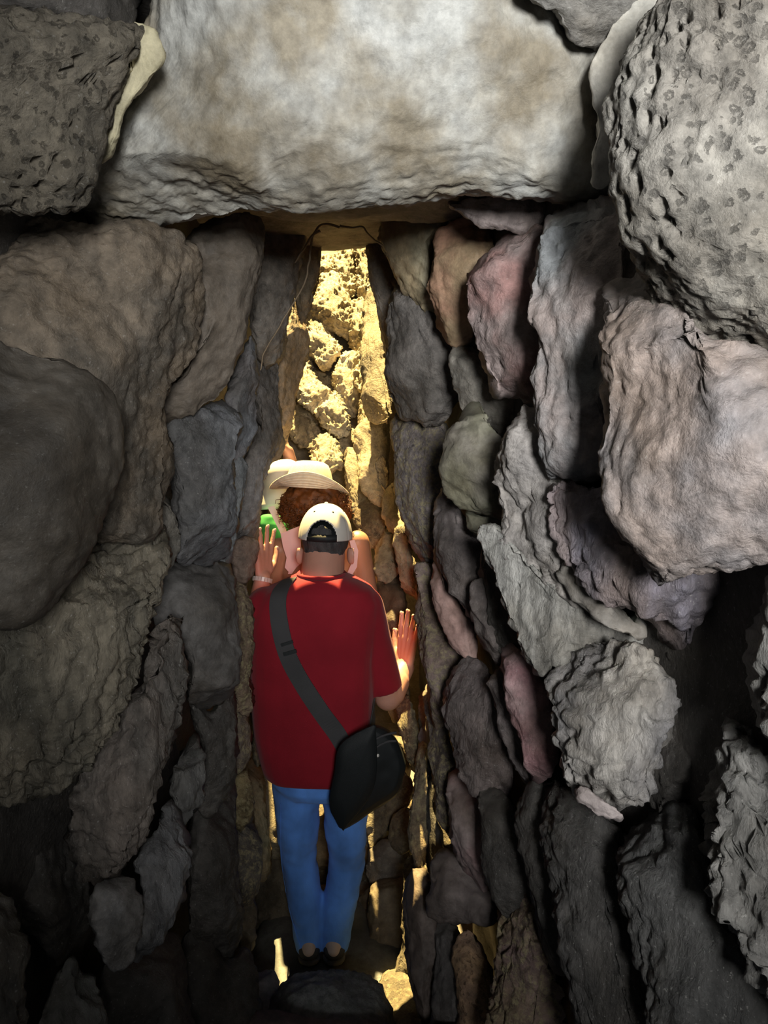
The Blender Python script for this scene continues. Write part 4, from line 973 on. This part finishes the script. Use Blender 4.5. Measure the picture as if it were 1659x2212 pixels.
# hair: a full crown of curls
rnd = random.Random(5)
bm = bmesh.new()
bm_ellipsoid(bm, wh + Vector((0, -0.02, -0.004)), (0.128, 0.108, 0.092), None, 24)
bm_ellipsoid(bm, wh + Vector((0.055, -0.01, -0.045)), (0.105, 0.09, 0.070), None, 20)
bm_ellipsoid(bm, wh + Vector((-0.05, -0.01, -0.040)), (0.090, 0.09, 0.062), None, 20)
hw = organic(bm, 'hair', MATS['hair_red'], wom, 0.007, 3, fold=0.012, fscale=38)
bm = bmesh.new()
for i in range(520):
    a = rnd.uniform(0, 2 * math.pi); e = rnd.uniform(-0.8, 0.35)
    if math.sin(a) > 0.55: continue
    rr = Vector((math.cos(a) * math.cos(e) * 0.128 + 0.01, math.sin(a) * math.cos(e) * 0.115 - 0.02, math.sin(e) * 0.115))
    b = wh + rr * rnd.uniform(0.80, 1.0); d = Vector((rr.x * 0.6, rr.y * 0.6, -0.09 + rnd.uniform(-0.03, 0.03))).normalized()
    s1 = d.orthogonal().normalized(); s2 = d.cross(s1); ln = rnd.uniform(0.03, 0.06); cr = rnd.uniform(0.005, 0.010); ph = rnd.uniform(0, 6)
    bm_tube(bm, [b + d * (ln * t) + (s1 * math.cos(ph + t * 11) + s2 * math.sin(ph + t * 11)) * cr for t in [k / 10 for k in range(11)]], lambda t: 0.0024 * (1 - 0.6 * t), 4)
plain(bm, 'curls', MATS['hair_red'], hw)
# straw hat with rings of braid, brim turned up at the back
hcn = wp(668, 1052, 0.05); hrot = Matrix.Rotation(-0.12, 3, 'X') @ Matrix.Rotation(0.06, 3, 'Y')
bm = bmesh.new(); rings = []; NA = 72
prof = [('c', 0.0, 0.108), ('c', 0.03, 0.107), ('c', 0.055, 0.103), ('c', 0.075, 0.092), ('c', 0.086, 0.070), ('c', 0.094, 0.045), ('c', 0.099, 0.020), ('c', 0.102, 0.0)]
for i in range(1, 49): prof.append(('b', i / 48, 0))
for kind, r0, z0 in prof:
    ring = []
    for k in range(NA):
        a = 2 * math.pi * k / NA; bx, by = math.sin(a), -math.cos(a)          # a = 0 at the back
        if kind == 'c': r, z = max(r0, 0.0005), z0 * (1 - 0.10 * max(0, by) * 0)
        else:
            r = 0.102 + 0.066 * r0 - 0.030 * max(0, math.cos(a)) * r0 ** 1.5
            z = 0.062 * max(0, math.cos(a)) * r0 ** 1.2 - 0.016 * abs(bx) ** 2 * r0 - 0.01 * max(0, by) * r0; r += 0.0016 * math.sin(r0 * 6 * 2 * math.pi); z += 0.0012 * math.cos(r0 * 6 * 2 * math.pi)
        ring.append(bm.verts.new(hcn + hrot @ Vector((bx * r * 0.97, by * r * 1.08, z))))
    rings.append(ring)
skin_rings(bm, rings)
hat = plain(bm, 'straw_hat', MATS['straw'], wom); sm = hat.modifiers.new('t', 'SOLIDIFY'); sm.thickness = 0.0025
bm = bmesh.new()
bm_tube(bm, [hcn + hrot @ Vector((math.sin(a) * 0.1035 * 0.97, -math.cos(a) * 0.1035 * 1.08, 0.012)) for a in [2 * math.pi * i / 48 for i in range(49)]], 0.006, 8); plain(bm, 'hat_band', MATS['white'], hat)

# ------------------------------------------------------------------ the third visitor ahead
YT = 3.72
def tp(px, py, dy=0.0): return atY(px, py, YT + dy)
thd = empty('person', (tp(625, 1500).x, YT, 0.18))
tag(thd, 'visitor in a white sun hat ahead of the straw hat, one arm raised', 'person')
t0 = tp(612, 1060)
bm = bmesh.new()
bm_ellipsoid(bm, t0, (0.072, 0.090, 0.105), None, 22); qt = bm_face(bm, t0, 0.95, 0)
tn = tp(620, 1150); bm_capsule(bm, t0 + Vector((0, -0.01, -0.05)), 0.05, tn, 0.056)
bm_loft(bm, [(tn, 0.08, 0.06), (tp(628, 1170), 0.16, 0.08), (tp(628, 1250), 0.16, 0.09), (tp(628, 1380), 0.14, 0.09), (tp(628, 1480), 0.165, 0.11)])
sR = tp(640, 1170) + Vector((0.10, 0, 0)); eR = tp(648, 1080, 0.14); wR_ = tp(622, 975, 0.10)
bm_capsule(bm, sR, 0.05, eR, 0.042); bm_capsule(bm, eR, 0.043, wR_, 0.029)
tt, nt_ = bm_hand(bm, wR_, (-0.45, 0.15, 1), (-0.9, 0.2, -0.3), (-0.2, -1, 0), 0.95, 0.1, 0.3)
bm_capsule(bm, tp(600, 1180) + Vector((-0.08, 0, 0)), 0.05, tp(580, 1300, 0.1), 0.04); bm_capsule(bm, tp(580, 1300, 0.1), 0.04, tp(590, 1330, 0.32), 0.028)
t2_, n2_ = bm_hand(bm, tp(590, 1330, 0.32), (0, 1, 0.2), (-1, 0, 0), (0, -0.2, 1), 0.95, 0.1, 0.3)
for sx in (-1, 1):
    h = tp(628, 1480) + Vector((sx * 0.08, 0, 0)); a = Vector((h.x, YT, 0.25)); k = h.lerp(a, 0.5) + Vector((0, 0.03, 0))
    bm_capsule(bm, h, 0.075, k, 0.05); bm_capsule(bm, k, 0.05, a, 0.036); bm_capsule(bm, a + Vector((0, -0.02, -0.02)), 0.03, a + Vector((0, 0.13, -0.035)), 0.027)
organic(bm, 'body', MATS['skin'], thd, 0.006, 4); add_eyes(qt, thd)
bm = bmesh.new(); rings = []
for i, (r, z) in enumerate([(0.0005, 0.15), (0.05, 0.148), (0.085, 0.13), (0.10, 0.09), (0.104, 0.04), (0.106, 0.03), (0.116, -0.005), (0.130, -0.045), (0.138, -0.070)]):
    rings.append([bm.verts.new(t0 + Vector((math.sin(a) * r * (1 + 0.05 * math.sin(3 * a + i * 0.2)), -math.cos(a) * r * 1.05, z + 0.010 * math.sin(2 * a + 1) * (i / 8)))) for a in [2 * math.pi * k / 48 for k in range(48)]])
skin_rings(bm, rings); th_ = plain(bm, 'sun_hat', MATS['white'], thd); sm = th_.modifiers.new('t', 'SOLIDIFY'); sm.thickness = 0.004
bm = bmesh.new()
bm_loft(bm, [(tp(622, 1150), 0.10, 0.07), (tp(628, 1172), 0.175, 0.095), (tp(628, 1250), 0.172, 0.10), (tp(628, 1380), 0.16, 0.105), (tp(628, 1500), 0.18, 0.12)])
bm_capsule(bm, sR, 0.062, sR.lerp(eR, 0.45), 0.058, flat1=True)
organic(bm, 'shirt', MATS['white'], thd, 0.007, 4, fold=0.004)
bm = bmesh.new(); bm_loft(bm, [(tp(628, 1480), 0.18, 0.12), (tp(628, 1560), 0.17, 0.11)])
for sx in (-1, 1):
    h = tp(628, 1500) + Vector((sx * 0.085, 0, 0)); bm_capsule(bm, h, 0.09, Vector((h.x, YT + 0.02, 0.28)), 0.06, flat1=True)
organic(bm, 'trousers', MATS['khaki'], thd, 0.008, 4, fold=0.004)
for sx in (-1, 1):
    bm = bmesh.new(); a = Vector((tp(628, 1480).x + sx * 0.08, YT, 0.225)); bm_capsule(bm, a, 0.037, a + Vector((0, 0.17, 0)), 0.034); organic(bm, 'shoe', MATS['shoe'], thd, 0.006, 3)
# green day pack on that visitor's back
pk = empty('day_pack', tp(590, 1200, -0.15)); tag(pk, 'green cloth day pack with pale strap below the white sun hat', 'backpack')
bm = bmesh.new(); bm_loft(bm, [(tp(590, 1112, -0.17), 0.05, 0.035), (tp(592, 1130, -0.17), 0.085, 0.06), (tp(594, 1200, -0.17), 0.095, 0.07), (tp(594, 1290, -0.17), 0.09, 0.06), (tp(594, 1310, -0.17), 0.07, 0.05)])
organic(bm, 'pack_body', MATS['green'], pk, 0.007, 4, fold=0.004)
slab('strap', [(578, 1096), (592, 1092), (622, 1150), (608, 1156)], MATS['white'], pk, tp, -0.26, 0.01)

# ------------------------------------------------------------------ dry roots hanging by the opening
def root(label, line, Y0, Y1, r):
    n = len(line); P = [atY(x, y, Y0 + (Y1 - Y0) * i / (n - 1)) for i, (x, y) in enumerate(line)]
    D = []
    for i in range(n - 1):
        p0, p1, p2, p3 = P[max(i - 1, 0)], P[i], P[i + 1], P[min(i + 2, n - 1)]
        for j in range(8):
            t = j / 8; p = 0.5 * ((2 * p1) + (p2 - p0) * t + (2 * p0 - 5 * p1 + 4 * p2 - p3) * t * t + (3 * p1 - p0 - 3 * p2 + p3) * t ** 3)
            D.append(p + Vector((noise.noise(p * 40), noise.noise(p * 40 + Vector((4, 4, 4))), 0)) * 0.004)
    D.append(P[-1])
    bm = bmesh.new(); bm_tube(bm, D, lambda t: r * (1 - 0.6 * t), 8)
    tag(plain(bm, 'hanging_root', MATS['root'], None), label, 'root', group='dry roots under the roof')
root('long thin dry root trailing down the left wall beside the bright opening', [(735, 492), (705, 484), (682, 496), (672, 530), (668, 570), (656, 615), (636, 650), (610, 695), (575, 755), (562, 800)], 2.30, 2.36, 0.0040)
root('short dry root stub hanging left of the long root', [(690, 498), (672, 512), (655, 540), (637, 568)], 2.30, 2.30, 0.0042)
root('dry root running right along the roof above the bright opening', [(735, 488), (760, 492), (782, 490), (800, 510), (845, 546)], 2.30, 2.28, 0.0036)
